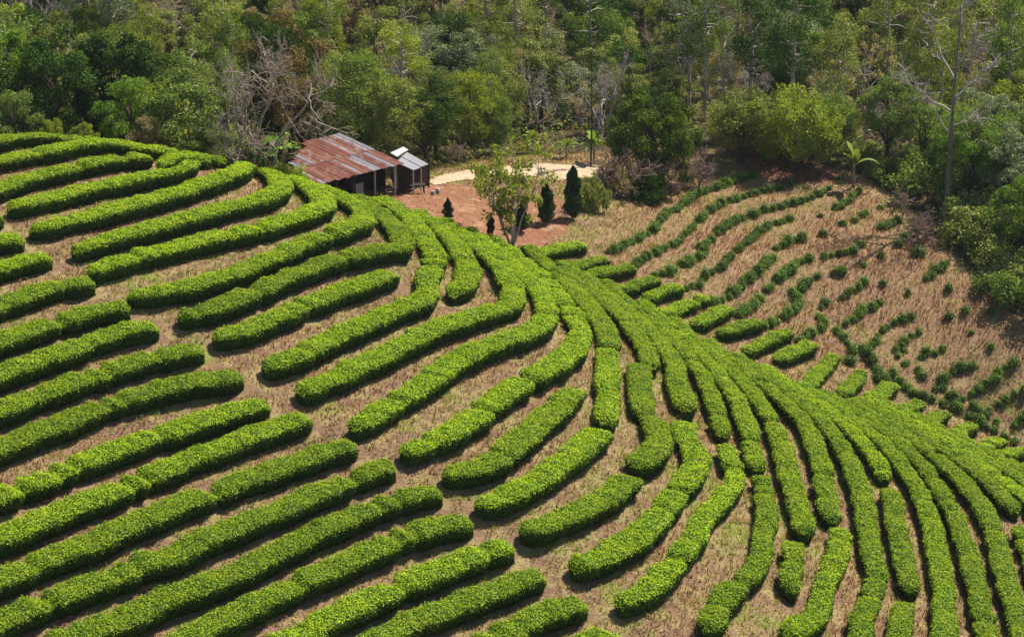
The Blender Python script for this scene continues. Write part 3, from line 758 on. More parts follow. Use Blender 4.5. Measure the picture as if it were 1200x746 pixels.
def bare_tree(rng, H, R, levels=5, kids=(3, 4), up=.55, r0=None, wig=.22, trunk=.28, tip=.012):
    tb = MB(); r0 = r0 or .016 * H + .03; tips = []
    def grow(p, d, L, r, lev):
        q = bend(p, p + d * L, 5, wig, rng); tube(tb, q, np.maximum(np.linspace(r, r * .55, 5), tip * (1 if H > 4 else .7)), 6 if lev == 0 else 4 if lev < 3 else 3)
        if lev >= levels: tips.append(q[-1]); return
        for i in range(rng.integers(*kids) if lev else rng.integers(4, 6)):
            nd = unit(d * rng.uniform(.5, 1) + rng.normal(size=3) * .62 + np.array([0, 0, up * .3]))
            nd[:2] *= R / (.5 * H) * .9; nd = unit(nd)
            f = rng.integers(2, 5); grow(q[f], nd, L * rng.uniform(.55, .82) * (1.35 if lev == 0 else 1), r * .62, lev + 1)
    grow(np.array([0, 0, -.3]), np.array([.03, .02, 1.0]), trunk * H + .3, r0, 0)
    return tb, tips
def bush(rng, R, H, clumps=22, n=90, leaf=.2):
    tb, cb = MB(), MB(); cen = []
    for i in range(clumps):
        a = rng.uniform(0, 6.28); q = rng.random() ** .5; zz = rng.uniform(.12, 1) * (1 - .55 * q * q)
        c = np.array([math.cos(a) * R * q, math.sin(a) * R * q, zz * H * .9]); cen.append(c)
        tube(tb, bend((c[0] * .12, c[1] * .12, -.15), c, 4, .2, rng), np.linspace(.04, .012, 4), 3)
    clump_leaves(cb, cen, .33 * min(R, H) * rng.uniform(.7, 1.3, clumps), n, leaf, leaf * .55, rng)
    return tb, cb
def banana(rng, H, nl=9):
    tb, cb = MB(), MB(); tube(tb, bend((0, 0, -.2), (.05, .03, H * .45), 5, .05, rng), np.linspace(.17, .09, 5), 8)
    for i in range(nl):
        a = i * 2.4 + rng.uniform(-.3, .3); el = rng.uniform(.35, 1.25) if i > 1 else 1.35; L = H * rng.uniform(.5, .72); m_ = 11
        t = np.linspace(0, 1, m_); out = np.array([math.cos(a), math.sin(a), 0])
        mid = np.array([0, 0, H * .43]) + out[None] * (L * t * math.cos(el))[:, None] + np.array([0, 0, 1])[None] * (L * (t * math.sin(el) - .55 * t ** 2.2 * (1.25 - el * .5)))[:, None]
        side = np.array([-math.sin(a), math.cos(a), 0]); w = .30 * np.sin(np.pi * np.clip(t * .92 + .06, 0, 1)) ** .6 * (t > .1) + .02
        V = np.stack([mid + side * w[:, None] + (0, 0, .07), mid, mid - side * w[:, None] + (0, 0, .07)], 1).reshape(-1, 3); r = np.arange(m_ - 1)[:, None] * 3
        F = np.concatenate([np.stack([r + 0, r + 3, r + 4, r + 1], -1).reshape(-1, 4), np.stack([r + 1, r + 4, r + 5, r + 2], -1).reshape(-1, 4)]); cb.add(V, F, 0, True)
    return tb, cb
def papaya(rng, H):
    tb, cb = MB(), MB(); tube(tb, bend((0, 0, -.2), (.05, 0, H * .8), 5, .04, rng), np.linspace(.10, .07, 5), 7)
    for i in range(26):
        a = i * 2.4; e = rng.uniform(-.35, 1.0); L = rng.uniform(.7, 1.15); d = np.array([math.cos(a) * math.cos(e), math.sin(a) * math.cos(e), math.sin(e)])
        b = np.array([.05, 0, H * .8]); c = b + d * L + (0, 0, .1); tube(tb, [b, (b + c) / 2 + (0, 0, .08), c], .014, 3)
        k = 16; th = np.linspace(-2.6, 2.6, k); rr = np.where(np.arange(k) % 2, .33, .12)
        u = unit(np.array([d[0], d[1], -.45])); v = unit(np.cross((0, 0, 1.0), u))
        V = np.concatenate([[c], c + rr[:, None] * (np.cos(th)[:, None] * u + np.sin(th)[:, None] * v)])
        cb.add(V, [(0, q + 1, q + 2) for q in range(k - 1)])
    return tb, cb
def cypress(rng, H, R):
    tb, cb = MB(), MB(); tube(tb, [(0, 0, -.2), (0, 0, H * .5), (0, 0, H * .95)], [.05, .035, .01], 6)
    n = 2800; t = rng.random(n) ** .85; a0 = rng.uniform(0, 6.28, n); r = R * (np.clip(t / .16, 0, 1) ** .5) * (1 - t ** 2.4) ** .8 * (1 + .26 * np.sin(t * 19 + 2 * np.sin(a0)) + .14 * rng.normal(size=n)) * (1 + .2 * np.sin(2 * a0 + t * 5))
    a = a0; r = r * rng.uniform(.5, 1.1, n) ** .5
    c = np.stack([np.cos(a) * r, np.sin(a) * r, .06 * H + t * H * .96], 1); out = np.stack([np.cos(a), np.sin(a), .3 + 0 * a], 1)
    d = unit(out * .35 + np.array([0, 0, 1.0]) + rng.normal(size=(n, 3)) * .22); nn = unit(np.cross(d, rng.normal(size=(n, 3)))); b = np.cross(nn, d)
    V = np.stack([c - d * .10, c + b * .035, c + d * .11, c - b * .035], 1); cb.add(V, np.arange(4 * n).reshape(-1, 4))
    return tb, cb

def proto(name, pair, bark, leaf):
    tb, cb = pair; P_ = {'trunk': tb.mesh(name + '_trunk', [bark])}
    if cb is not None: P_['crown'] = cb.mesh(name + '_crown', [LM[leaf]])
    zs = np.empty(len(P_['trunk'].vertices) * 3); P_['trunk'].vertices.foreach_get('co', zs); P_['h'] = zs[2::3].max()
    if cb is not None:
        zs = np.empty(len(P_['crown'].vertices) * 3); P_['crown'].vertices.foreach_get('co', zs); P_['h'] = max(P_['h'], np.percentile(zs[2::3], 99.3))
    return P_
def R_(n): return np.random.default_rng(n)
BROAD = [proto('broadleaf_tree', broadleaf(R_(20 + i), 9, 3.0 + .3 * (i % 3), .20, 46, 230, .22, .26), bark_dark, 'mid') for i in range(4)]
LOW = [proto('low_tree', broadleaf(R_(40 + i), 7, 3.0, .10, 44, 220, .215, .27, .95, .05), bark_dark, 'olive') for i in range(3)]
TALL = [proto('tall_tree', tall_tree(R_(60 + i), 13, 2.6, (.42, .5, .35)[i], 32, 170, .22), bark_pale, 'olive') for i in range(3)]
PINE = [proto('pine_tree', pine(R_(80 + i), 10, 2.9, 150), bark_dark, 'olive') for i in range(3)]
BARE = []
for i in range(3):
    tb, tips = bare_tree(R_(100 + i), 8, 3, 5); BARE.append(proto('bare_tree', (tb, None), bark_grey, None))
BUSH = [proto('bush', bush(R_(120 + i), 1.7, 1.9, 26, 170, .175), bark_dark, 'olive') for i in range(3)]
THIN = []
for i in range(2):                                  # half bare trees with a thin dry crown
    tb, tips = bare_tree(R_(140 + i), 9, 3, 4, (3, 4)); cb = MB()
    clump_leaves(cb, np.array(tips)[::2], .38, 26, .22, .11, R_(150 + i)); THIN.append(proto('thin_tree', (tb, cb), bark_grey, 'dry'))

def place(kind, P_, x, y, label, cat, group=None, sc=1.0, rz=0.0, leaf=None, bark=None, sxy=None, sink=.1, z=None):
    zz = float(gz(x, y)) if z is None else z
    o = empty(kind, (x, y, zz - sink), label, cat, group, rz, (sxy or sc, sxy or sc, sc))
    for nm in ('trunk', 'limbs', 'crown'):
        if nm in P_:
            c = bpy.data.objects.new(nm, P_[nm]); COL.objects.link(c); c.parent = o
            m_ = bark if nm == 'trunk' else (LM[leaf] if leaf and nm == 'crown' else None)
            if m_: c.material_slots[0].link = 'OBJECT'; c.material_slots[0].material = m_
    return o
def ray_z(px, py, D): return float(at_depth(px, py, D)[2])
def at_px(kind, P_, H0, px, pytop, D, label, cat, leaf=None, wide=1.0, group=None, rz=None, bark=None):
    """a tree that stands on the ground at distance D and whose top reaches the given height in the view"""
    x = float(at_depth(px, pytop, D)[0]); h = ray_z(px, pytop, D) - float(gz(x, D))
    s = max(.2, h / P_['h'])
    return place(kind, P_, x, D, label, cat, group, s, rng.uniform(0, 6.28) if rz is None else rz, leaf, bark, s * wide)
rng = R_(77)
TAKEN = []
def spec(kind, P_, H0, px, pytop, D, label, cat, leaf=None, wide=1.0, **kw):
    o = at_px(kind, P_, H0, px, pytop, D, label, cat, leaf, wide, **kw); TAKEN.append((o.location.x, o.location.y, 2.2)); return o
bigdark = [proto('big_tree', broadleaf(R_(200 + i), 9, 3.4, .08, 64, 280, .24, .24, 1.0, .02), bark_dark, 'dark') for i in range(2)]
dense = proto('dense_round_tree', broadleaf(R_(210), 6, 3.3, .08, 84, 270, .20, .22, .98, .06), bark_dark, 'dark')
mango = [proto('mango_tree', broadleaf(R_(220 + i), 6, 3.6, .14, 60, 240, .21, .25, .92), bark_dark, 'olive') for i in range(2)]
# behind the hilltop on the left
spec('big_tree', bigdark[0], 9.2, 62, 34, 129, 'big dark green tree behind the left end of the hilltop tea rows', 'tree', 'dark', .95)
spec('big_tree', bigdark[1], 9.2, 135, 40, 132, 'dark green tree just right of the biggest dark tree behind the hilltop', 'tree', 'dark', .8)
spec('broadleaf_tree', BROAD[0], 9, -2, 22, 130, 'bright green tree cut by the left edge of the picture', 'tree', 'bright', .8)
spec('bush', LOW[0], 7, 12, 108, 124.5, 'mid green bush at the left edge behind the top tea row', 'bush', 'mid', 1.1)
spec('low_tree', LOW[0], 7, 148, 92, 125.5, 'sunlit green low tree beside the foot of the big dark trees', 'tree', 'bright', .9)
spec('low_tree', LOW[1], 7, 215, 88, 126.5, 'dark rounded low tree with yellow-green top left of the bare grey tree', 'tree', 'mid', 1.15)
spec('low_tree', LOW[2], 7, 180, 100, 129, 'yellowish low tree squeezed between two green ones behind the hilltop', 'tree', 'yellow', 1.0)
spec('bush', LOW[1], 7, 60, 138, 122.5, 'small yellow-green bush under the big dark tree', 'bush', 'yellow', .9)
spec('bush', LOW[2], 7, 100, 142, 122.8, 'small olive bush on the hilltop edge near the big dark tree', 'bush', 'yellow', .9)
spec('bush', LOW[0], 7, 176, 136, 123.8, 'brownish green bush at the top tea row below the low trees', 'bush', 'dry', 1.1)
spec('bush', LOW[2], 7, 240, 142, 124.3, 'dark low bush between hilltop tea and bare grey tree', 'bush', 'mid', 1.2)
gt, gtips = bare_tree(R_(5), 9, 3.6, 6, (3, 4), .5, .13, .20, .2, .009)
bark_twig = plain_mat('beige_twigs', (.17, .13, .10), (.34, .275, .22), 5, .95)
BG = proto('bare_grey_tree', (gt, None), bark_twig, None)
spec('bare_tree', BG, 9, 290, 30, 124.5, 'large leafless pale grey tree beside the rusty shed roof', 'tree', None, 1.0, rz=.4)
spec('papaya_tree', proto('papaya_tree', papaya(R_(6), 3.2), bark_grey, 'yellow'), 3.1, 322, 152, 122.6, 'papaya tree with yellow-green umbrella leaves left of the shed', 'tree', 'bright', 1.2)
spec('bush', LOW[1], 7, 298, 174, 122.2, 'dark bush at the foot of the papaya tree', 'bush', 'dark', .8)
spec('bush', BUSH[0], 1.9, 340, 190, 121.8, 'low yellowish bush leaning against the lower shed roof', 'bush', 'yellow', .6)
# behind the shed
spec('broadleaf_tree', BROAD[1], 9, 335, 16, 152, 'rust brown leafy tree on the slope above the shed', 'tree', 'rust', .9)
spec('broadleaf_tree', BROAD[2], 9, 355, 62, 146, 'smaller orange-brown tree close behind the shed roof', 'tree', 'rust', .8)
for i, (px, py, D, lf, lab) in enumerate(((420, 62, 142, 'mid', 'olive pine close behind the left half of the shed roof'), (462, 92, 141, 'olive', 'bushy pine rising right behind the lean-to roof'),
        (508, 80, 147, 'olive', 'tall pine between the lean-to and the sandy track'), (548, 84, 149, 'yellow', 'yellowish pine above the left end of the sandy track'), (585, 112, 150, 'mid', 'green pine above the middle of the sandy track'))):
    spec('pine_tree', PINE[i % 3], 10, px, py, D, lab, 'tree', lf, 1.15)
bs = []
for i in range(2):
    tb, tips = bare_tree(R_(300 + i), 2.6, 1.7, 5, (3, 4), .9, .05, .15, .14); bs.append(proto('bare_shrub', (tb, None), bark_pink, None))
spec('bare_shrub', bs[0], 2.6, 537, 160, 144.5, 'leafless reddish shrub at the left end of the sandy track', 'shrub', None, .9)
spec('bare_shrub', bs[1], 2.6, 706, 170, 138, 'leafless greyish shrub at the right end of the sandy track', 'shrub', None, .75)
spec('bare_shrub', bs[0], 2.6, 748, 162, 140, 'leafless reddish shrub in front of the dense round tree', 'shrub', None, .9)
spec('bare_shrub', bs[1], 2.6, 728, 172, 138.5, 'leafless brownish shrub between the track end and the dense round tree', 'shrub', None, .8)
spec('bare_shrub', bs[0], 2.6, 780, 178, 139, 'leafless shrub right at the foot of the dense round tree', 'shrub', None, .8)
spec('bare_shrub', bs[1], 2.6, 820, 168, 142, 'leafless brown shrub right of the dense round tree', 'shrub', None, .7)
spec('bare_shrub', bs[0], 2.6, 1060, 213, 138, 'brown leafless shrub at the edge of the brown slope and right-hand wood', 'shrub', None, .8)
spec('bare_shrub', bs[1], 2.6, 1086, 240, 134.5, 'lower brown leafless shrub at the edge of the right-hand wood', 'shrub', None, .8)
spec('bush', BUSH[1], 1.9, 722, 186, 138.5, 'small dry brownish bush among the bare shrubs by the track', 'bush', 'dry', .6)
spec('bush', BUSH[0], 1.9, 688, 208, 133.2, 'olive leafy shrub right of the tallest cypress', 'bush', 'olive', .5)
spec('bush', BUSH[2], 1.9, 758, 200, 137.5, 'small dark green shrub below the dense round tree', 'bush', 'dark', .6)
spec('dense_tree', dense, 6.1, 768, 112, 141.5, 'dense round green tree with a sunlit top above the track end', 'tree', 'domed', .86)
spec('mango_tree', mango[0], 5.9, 872, 106, 147.5, 'left one of the spreading trees on the reddish bank', 'tree', 'olive', .95)
spec('mango_tree', mango[1], 5.9, 930, 104, 146.5, 'broad olive tree in the middle of the reddish bank, forked trunk showing', 'tree', 'yellow', .95)
spec('mango_tree', mango[0], 5.9, 975, 110, 148, 'darker green spreading tree next to the banana on the bank', 'tree', 'mid', .8)
ban = proto('banana_plant', banana(R_(8), 3.4), bark_grey, 'bright')
spec('banana_plant', ban, 3.3, 624, 150, 150, 'banana plant with light upright leaves above the sandy track', 'banana plant', 'yellow', .8)
spec('banana_plant', ban, 3.3, 664, 160, 147.5, 'lower banana plant right of the light one above the track', 'banana plant', 'mid', 1.0, rz=2.0)
spec('banana_plant', ban, 3.3, 697, 150, 146, 'banana plant beside the thin dark pole tree', 'banana plant', 'mid', .8, rz=4.0)
spec('banana_plant', proto('banana_clump', banana(R_(9), 4, 7), bark_pink, 'bright'), 4.1, 1003, 166, 143, 'tall banana plant at the top of the brown slope', 'banana plant', 'olive', .8)
mb = MB(); tube(mb, bend((0, 0, -.3), (.15, 0, 9), 8, .03, R_(3)), np.linspace(.10, .03, 8), 6)
for i in range(14):
    f = rng.uniform(.45, 1); a = rng.uniform(0, 6.28); tube(mb, bend((.15 * f, 0, 9 * f), (.15 * f + math.cos(a) * .7, math.sin(a) * .7, 9 * f + .25), 3, .2, rng), [.03, .02, .01], 3)
cb = MB(); clump_leaves(cb, np.array([(.1, 0, 9 * f) for f in (.55, .62, .7, .78, .86, .93, .98)]), .5, 40, .2, .09, R_(4))
spec('thin_tree', proto('pole_tree', (mb, cb), bark_dark, 'dark'), 9, 694, 54, 145, 'thin dark pole-like tree above the right end of the track', 'tree', 'dark', .9)
spec('tall_tree', TALL[0], 13, 812, -45, 163, 'left of three tall pale trunks rising from the dark part of the forest', 'tree', 'grey', .7)
spec('tall_tree', TALL[1], 13, 831, -40, 161, 'middle of three tall pale trunks rising from the dark part of the forest', 'tree', 'mid', .7)
spec('tall_tree', TALL[2], 13, 852, -30, 165, 'right of three tall pale trunks rising from the dark part of the forest', 'tree', 'grey', .7)
# yard plants
cyp = [proto('cypress_tree', cypress(R_(30 + i), 2.7, .42), bark_dark, 'cypress') for i in range(2)]
def on_yard(kind, P_, H0, px, pyb, pyt, label, cat, leaf=None, wide=1.0, Dmin=123.0):
    x, D = hit(px, pyb, Dmin); h = ray_z(px, pyt, D) - float(gz(x, D)); s = h / P_['h']
    TAKEN.append((x, D, 1.0)); return place(kind, P_, x, D, label, cat, None, s, rng.uniform(0, 6.28), leaf, None, s * wide, .05)
on_yard('cypress_tree', cyp[0], 2.7, 671, 257, 194, 'tallest dark cypress at the right edge of the red yard', 'tree', None, 1.0)
on_yard('cypress_tree', cyp[1], 2.7, 640, 262, 212, 'middle-sized dark cypress between the tallest one and the forked yard tree', 'tree', None, 1.05)
on_yard('cypress_tree', cyp[0], 2.7, 611, 271, 226, 'dark cypress right behind the forked yard tree trunk', 'tree', None, 1.2)
on_yard('cypress_tree', cyp[1], 2.7, 575, 277, 248, 'small thin cypress left of the forked yard tree', 'tree', None, .9)
on_yard('cypress_tree', cyp[0], 2.7, 525, 258, 231, 'small dark spiky young cypress in front of the shed yard', 'tree', None, 1.2)
tb, cb = MB(), MB(); r = R_(12); cen = []
for i, (a, e) in enumerate(((-2.6, 1.1), (-1.2, 1.2), (.2, 1.15), (1.1, 1.38), (2.5, 1.25), (3.6, 1.05))):
    d = np.array([math.cos(a) * math.cos(e), math.sin(a) * math.cos(e), math.sin(e)]); q = bend((0, 0, -.1), d * 3.6, 6, .14, r, -.05); tube(tb, q, np.linspace(.07, .02, 6), 5)
    for k in range(13):
        b = q[r.integers(3, 6)]; c = b + r.normal(size=3) * (.62, .62, .5) + (0, 0, .25); cen.append(c); tube(tb, bend(b, c, 3, .2, r), [.025, .015, .008], 3)
clump_leaves(cb, cen, .34, 42, .20, .09, r, .8, .8)
on_yard('yard_tree', proto('yard_tree', (tb, cb), bark_grey, 'olive'), 4.2, 600, 288, 172, 'slender many-stemmed young tree with airy crown in the red yard', 'tree', 'yellow', .85, 121.5)
# tall dark tree with bare limbs at the right
tb = MB(); r = R_(14)
tr = bend((0, 0, -.4), (0, 0, 12.5), 9, .006, r); tube(tb, np.concatenate([tr, [(.08, .05, 13.6), (.0, .05, 15.2)]]), np.linspace(.20, .05, 11), 8)
lb = MB()
for (f, dx, dz, rr) in ((.62, -3.4, 2.2, .09), (.70, 2.2, 1.9, .10), (.80, -2.1, 4.0, .09), (.86, 1.6, 3.6, .08), (.98, .4, 4.2, .08), (.55, 1.8, .5, .06), (.5, -2.4, 3.0, .07)):
    b = np.array([np.interp(f, np.linspace(0, 1, 9), tr[:, q]) for q in range(3)]); c = b + (dx, r.normal() * .8, dz); q = bend(b, c, 6, .2, r); tube(lb, q, np.linspace(rr, rr * .35, 6), 5)
    for k in range(9):
        s = q[r.integers(2, 6)]; e = s + (dx * r.uniform(0, .5) + r.normal() * .5, r.normal() * .6, r.uniform(.1, 1.5)); w_ = bend(s, e, 4, .25, r); tube(lb, w_, np.linspace(.04, .02, 4), 3)
        for k2 in range(4): tube(lb, bend(w_[2], w_[2] + r.normal(size=3) * .5 + (0, 0, .3), 3, .2, r), [.022, .018, .014], 3)
TBP = proto('tall_bare_tree', (tb, None), plain_mat('grey_brown_bark', (.09, .072, .058), (.22, .18, .15), 7, .95, (1, 1, .25), .4), None); TBP['limbs'] = lb.mesh('bare_limbs', [bark_grey]); TBP['h'] = 16.2
spec('tall_tree', TBP, 16.5, 1127, -12, 139, 'tall dark straight trunk with bare limbs in the right-hand wood', 'tree', None, 1.0, rz=0)

# ------------------------------------------------------------------ the old shed behind the crest
def roof_mat(name, grey, rust, dark, seed, amount):
    m, nt, o = newmat(name); co = texco(nt, 'Object')
    mp = nt.nodes.new('ShaderNodeMapping'); mp.inputs['Location'].default_value = (seed * 3.1, seed * 1.7, 0); mp.inputs['Scale'].default_value = (1.2, .35, 1); nt.links.new(co, mp.inputs[0])
    n1 = noise(nt, 1.6, 5, .65, mp.outputs[0]); n2 = noise(nt, 7, 4, .7, co)
    c = mixc(nt, grey, rust, ramp(nt, [(amount - .09, (0,) * 3), (amount + .09, (1,) * 3)], n1))
    c = mixc(nt, c, dark, ramp(nt, [(.5, (0,) * 3), (.75, (.8,) * 3)], n2))
    p = nt.nodes.new('ShaderNodeBsdfPrincipled'); nt.links.new(c, p.inputs['Base Color']); p.inputs['Roughness'].default_value = .6; p.inputs['Metallic'].default_value = .05
    p.inputs['Specular IOR Level'].default_value = .3
    nt.links.new(p.outputs[0], o.inputs[0]); return m
ROOFM = [roof_mat('rusty_sheet', (.36, .31, .31), (.22, .080, .050), (.13, .045, .03), 1, .42), roof_mat('red_rust_sheet', (.33, .20, .16), (.24, .085, .052), (.14, .05, .033), 2, .40),
         roof_mat('greyer_sheet', (.27, .265, .28), (.22, .14, .11), (.16, .11, .09), 3, .72), roof_mat('orange_rust_sheet', (.36, .21, .15), (.29, .12, .06), (.15, .06, .04), 4, .42),
         roof_mat('pale_rust_sheet', (.36, .31, .31), (.27, .13, .09), (.20, .085, .065), 5, .56)]
wood_dark = plain_mat('weathered_dark_wood', (.022, .016, .013), (.065, .048, .038), 8, .9, (6, 6, .5), .3)
wood_grey = plain_mat('pale_weathered_wood', (.22, .19, .16), (.42, .37, .32), 8, .9, (6, 6, .5), .2)
rB = np.array(at_depth(371, 213, 126.6)); rR = np.array(at_depth(466, 190, 131.8)); rB[2] -= .12; rR[2] = rB[2]
e1 = rR - rB; LEN = np.linalg.norm(e1); e1 = e1 / LEN                # along the low eave
bk = np.array([-e1[1], e1[0], 0]); bk /= np.linalg.norm(bk)           # horizontally back up the roof
SL = .155; up_ = unit(bk + np.array([0, 0, SL])); nrm = np.cross(e1, up_)
DEPTH = 6.1
base = rB + e1 * LEN * .5 + bk * 3.0; base[2] = float(gz(base[0], base[1]))
house = empty('farm_shed', base, 'low open farm shed with a rusty corrugated iron roof behind the tea crest', 'shed')
rs = R_(50)
def sheet(s0, s1, d0, d1, lift, skew=0.0):
    """corrugated iron sheet between s along the eave and d up the slope"""
    mb = MB(); n = max(4, int((s1 - s0) / .075)); s = np.linspace(s0, s1, n); wv = .032 * np.cos(np.arange(n) * math.pi)
    V = []
    for d, sk in ((d0, 0), (d1, skew)):
        V.append(rB + e1 * (s + sk)[:, None] + up_ * d + nrm * (lift + wv)[:, None])
    V = np.concatenate(V) - base; i = np.arange(n - 1)
    mb.add(V, np.stack([i, i + 1, n + i + 1, n + i], 1), 0)
    V2 = V - nrm * .006; mb.add(V2, np.stack([n + i, n + i + 1, i + 1, i], 1), 0)
    return mb
k = 0; s = -.15; cols = [0, 1, 3, 4, 1, 0, 2, 1, 3, 0, 4, 1, 0, 3, 1, 2]
while s < LEN + .2:
    w_ = .40; f = s / LEN
    dtop = np.interp(f, [0, .5, .55, 1], [3.0, 5.4, DEPTH, DEPTH]) + rs.uniform(-.25, .25) * (f < .55)
    for (a, b) in ((-.25 + rs.uniform(-.1, .1), 2.75), (2.55, dtop)):
        if b - a < .5: continue
        tilt_l = rs.uniform(0, .03)
        o = link('roof_sheet', sheet(s, s + w_ + .06, a, b, .03 * (k % 2) + (.05 if a > 1 else 0) + tilt_l, rs.uniform(-.04, .04)).mesh('roof_sheet', [ROOFM[cols[k % 16]]]), house); k += 1
    s += w_
    cols = cols[1:] + cols[:1]
def member(name, pts, rad, m, sides=5, parent=house, org=None):
    mb = MB(); tube(mb, np.asarray(pts) - (base if org is None else org), rad, sides); return link(name, mb.mesh(name, [m]), parent)
def onroof(s, d, below=.1): return rB + e1 * s + up_ * d - nrm * below
for d in (.1, 2.7, 5.6):
    member('roof_beam', [onroof(.0 if d < 5 else 3, d), onroof(LEN, d)], .07, wood_dark)
for s_ in (.1, 1.9, 3.4, 5.2, LEN - .15):
    for d in (.15, 5.3):
        if d > 5 and s_ < 3: continue
        q = onroof(s_, d, .12); member('post', [q, (q[0], q[1], float(gz(q[0], q[1])) - .2)], .075, wood_dark if (s_ < 5 or d > 5) else wood_grey)
def wall(name, s0, d0, s1, d1, z0, z1, m, planks=True):
    a = rB + e1 * s0 + bk * d0; b = rB + e1 * s1 + bk * d1; L = np.linalg.norm((b - a)[:2]); u = (b - a) / L; u[2] = 0; mb = MB(); t = 0
    while t < L:
        w_ = min(rs.uniform(.14, .22), L - t); c = a + u * (t + w_ / 2); g = float(gz(c[0], c[1])); top = rB[2] + SL * (d0 + (d1 - d0) * (t / L)) - .22
        zz0 = g - .15 + z0; zz1 = min(top, g + z1 + rs.uniform(-.06, .06)); nn = np.array([-u[1], u[0], 0])
        if zz1 > zz0 + .1: box(mb, np.array([c[0], c[1], (zz0 + zz1) / 2]) - base, u * w_ * .485, nn * rs.uniform(.012, .02), (0, 0, (zz1 - zz0) / 2))
        t += w_
    return link(name, mb.mesh(name, [m]), house)
wall('wall', 1.0, 2.6, 3.2, 2.6, 0, 3, wood_dark); wall('wall', 4.4, 2.2, LEN - .2, 2.4, 0, 3, wood_dark); wall('wall', .2, 4.6, LEN - .2, 4.9, 0, 4, wood_dark)
wall('wall', LEN - .2, 1.0, LEN - .2, 4.9, 0, 4, wood_dark); wall('wall', 3.8, .75, 4.7, .75, 0, 1.0, wood_grey); wall('half_wall', .2, .6, 1.2, .7, 0, .9, wood_grey)
# lean-to against the far end
def lt(px, py, D): return np.array(at_depth(px, py, D))
A, Bq, Cq, Dq = lt(464, 190, 132.6), lt(477, 179, 136.2), lt(502, 193, 135.6), lt(484, 199.5, 132.4)
def panel(a, b, c, d, m, name='lean_to_roof', n=34, lift=0.0):
    mb = MB(); t = np.linspace(0, 1, n)[:, None]; wv = (.022 * np.cos(np.arange(n) * math.pi) + lift)[:, None] * np.array([0, 0, 1.0])
    V = np.concatenate([a * (1 - t) + b * t + wv, d * (1 - t) + c * t + wv]) - base; i = np.arange(n - 1)
    mb.add(V, np.stack([n + i, n + i + 1, i + 1, i], 1), 0); mb.add(V - (0, 0, .012), np.stack([i, i + 1, n + i + 1, n + i], 1), 0)
    return link(name, mb.mesh(name, [m]), house)
panel(A, (A + Bq) / 2, (Dq + Cq) / 2, Dq, ROOFM[2]); panel((A + Bq) / 2, Bq, Cq, (Dq + Cq) / 2, ROOFM[2], lift=.04)
panel(lt(457, 180, 134.5), lt(473, 172.5, 137.5), lt(479, 176, 137.2), lt(465, 184.5, 134.3), ROOFM[2], 'loose_roof_sheet', 14, .05)
for q in (A, Dq, Cq, (Dq + Cq) / 2): member('post', [q - (0, 0, .06), (q[0], q[1], float(gz(q[0], q[1])) - .2)], .06, wood_grey if q is Dq or q is not Cq else wood_dark)
mb = MB(); 
for t in np.linspace(0, 1, 9):
    c = A * (1 - t) + Cq * t + (Bq - Dq) * .12; g = float(gz(c[0], c[1])); h = (min(c[2], A[2]) - .15 - g); u = unit((Cq - A) * (1, 1, 0))
    box(mb, np.array([c[0], c[1], g + h / 2]) - base, u * .2, np.array([-u[1], u[0], 0]) * .02, (0, 0, h / 2))
link('wall', mb.mesh('wall', [wood_dark]), house)
TAKEN_H = [(base[0], base[1], 9)]
# ---- things in the yard
def bench(px, py, L, label, rz):
    x, D = hit(px, py, 123.5); g = float(gz(x, D)); o = empty('wooden_bench', (x, D, g), label, 'bench', None, rz)
    mb = MB(); [box(mb, (0, y, .62), (L / 2, 0, 0), (0, .09, 0), (0, 0, .02)) for y in (-.22, 0, .22)]; link('seat', mb.mesh('bench_seat', [wood_dark]), o)
    for sx in (-1, 1):
        for sy in (-1, 1):
            mb = MB(); tube(mb, [(sx * (L / 2 - .1), sy * .24, .60), (sx * (L / 2 - .06), sy * .27, -.05)], .035, 5); link('leg', mb.mesh('bench_leg', [wood_dark]), o)
    mb = MB(); tube(mb, [(-L / 2 + .1, .26, .25), (L / 2 - .1, .26, .25)], .025, 4); link('stretcher', mb.mesh('bench_stretcher', [wood_grey]), o)
    return o
bench(485, 227, 1.5, 'rough dark wooden bench standing on the red yard right of the shed', .15)
bench(455, 231, 1.2, 'pale-edged low wooden bench nearest the tea crest by the shed', .5)
x, D = hit(464, 226, 123.5); g = float(gz(x, D)); mb = MB(); box(mb, (0, 0, .65), (.22, .05, 0), (0, .02, .0), (-.16, .05, .68)); box(mb, (.3, .1, .5), (.16, .06, 0), (0, .02, 0), (-.15, .0, .52))
o = link('leaning_boards', mb.mesh('leaning_boards', [wood_dark]), None, (x, D, g)); tag(o, 'dark boards leaning upright in front of the shed', 'boards')
mb = MB(); x, D = hit(513, 227, 123.5); tube(mb, [(0, 0, -.05), (0, 0, .12), (0, 0, .3), (0, 0, .36)], [.13, .16, .15, .09], 9)
tag(link('water_jar', mb.mesh('water_jar', [wood_grey]), None, (x, D, float(gz(x, D)))), 'small pale round jar standing on the red yard', 'jar')
mb = MB(); x, D = hit(507, 229, 123.5); tube(mb, bend((0, 0, -.05), (.02, 0, .3), 4, .1, rs), [.16, .15, .14, .13], 8)
tag(link('tree_stump', mb.mesh('tree_stump', [bark_grey]), None, (x, D, float(gz(x, D)))), 'short grey stump beside the pale jar on the yard', 'stump')
for dx, dy in ((0, 0), (-3, 2), (3, 2), (-2, -1), (2, -1), (-4, 0), (4, 0), (0, 4)): TAKEN.append((base[0] + dx, base[1] + dy, 3.5))
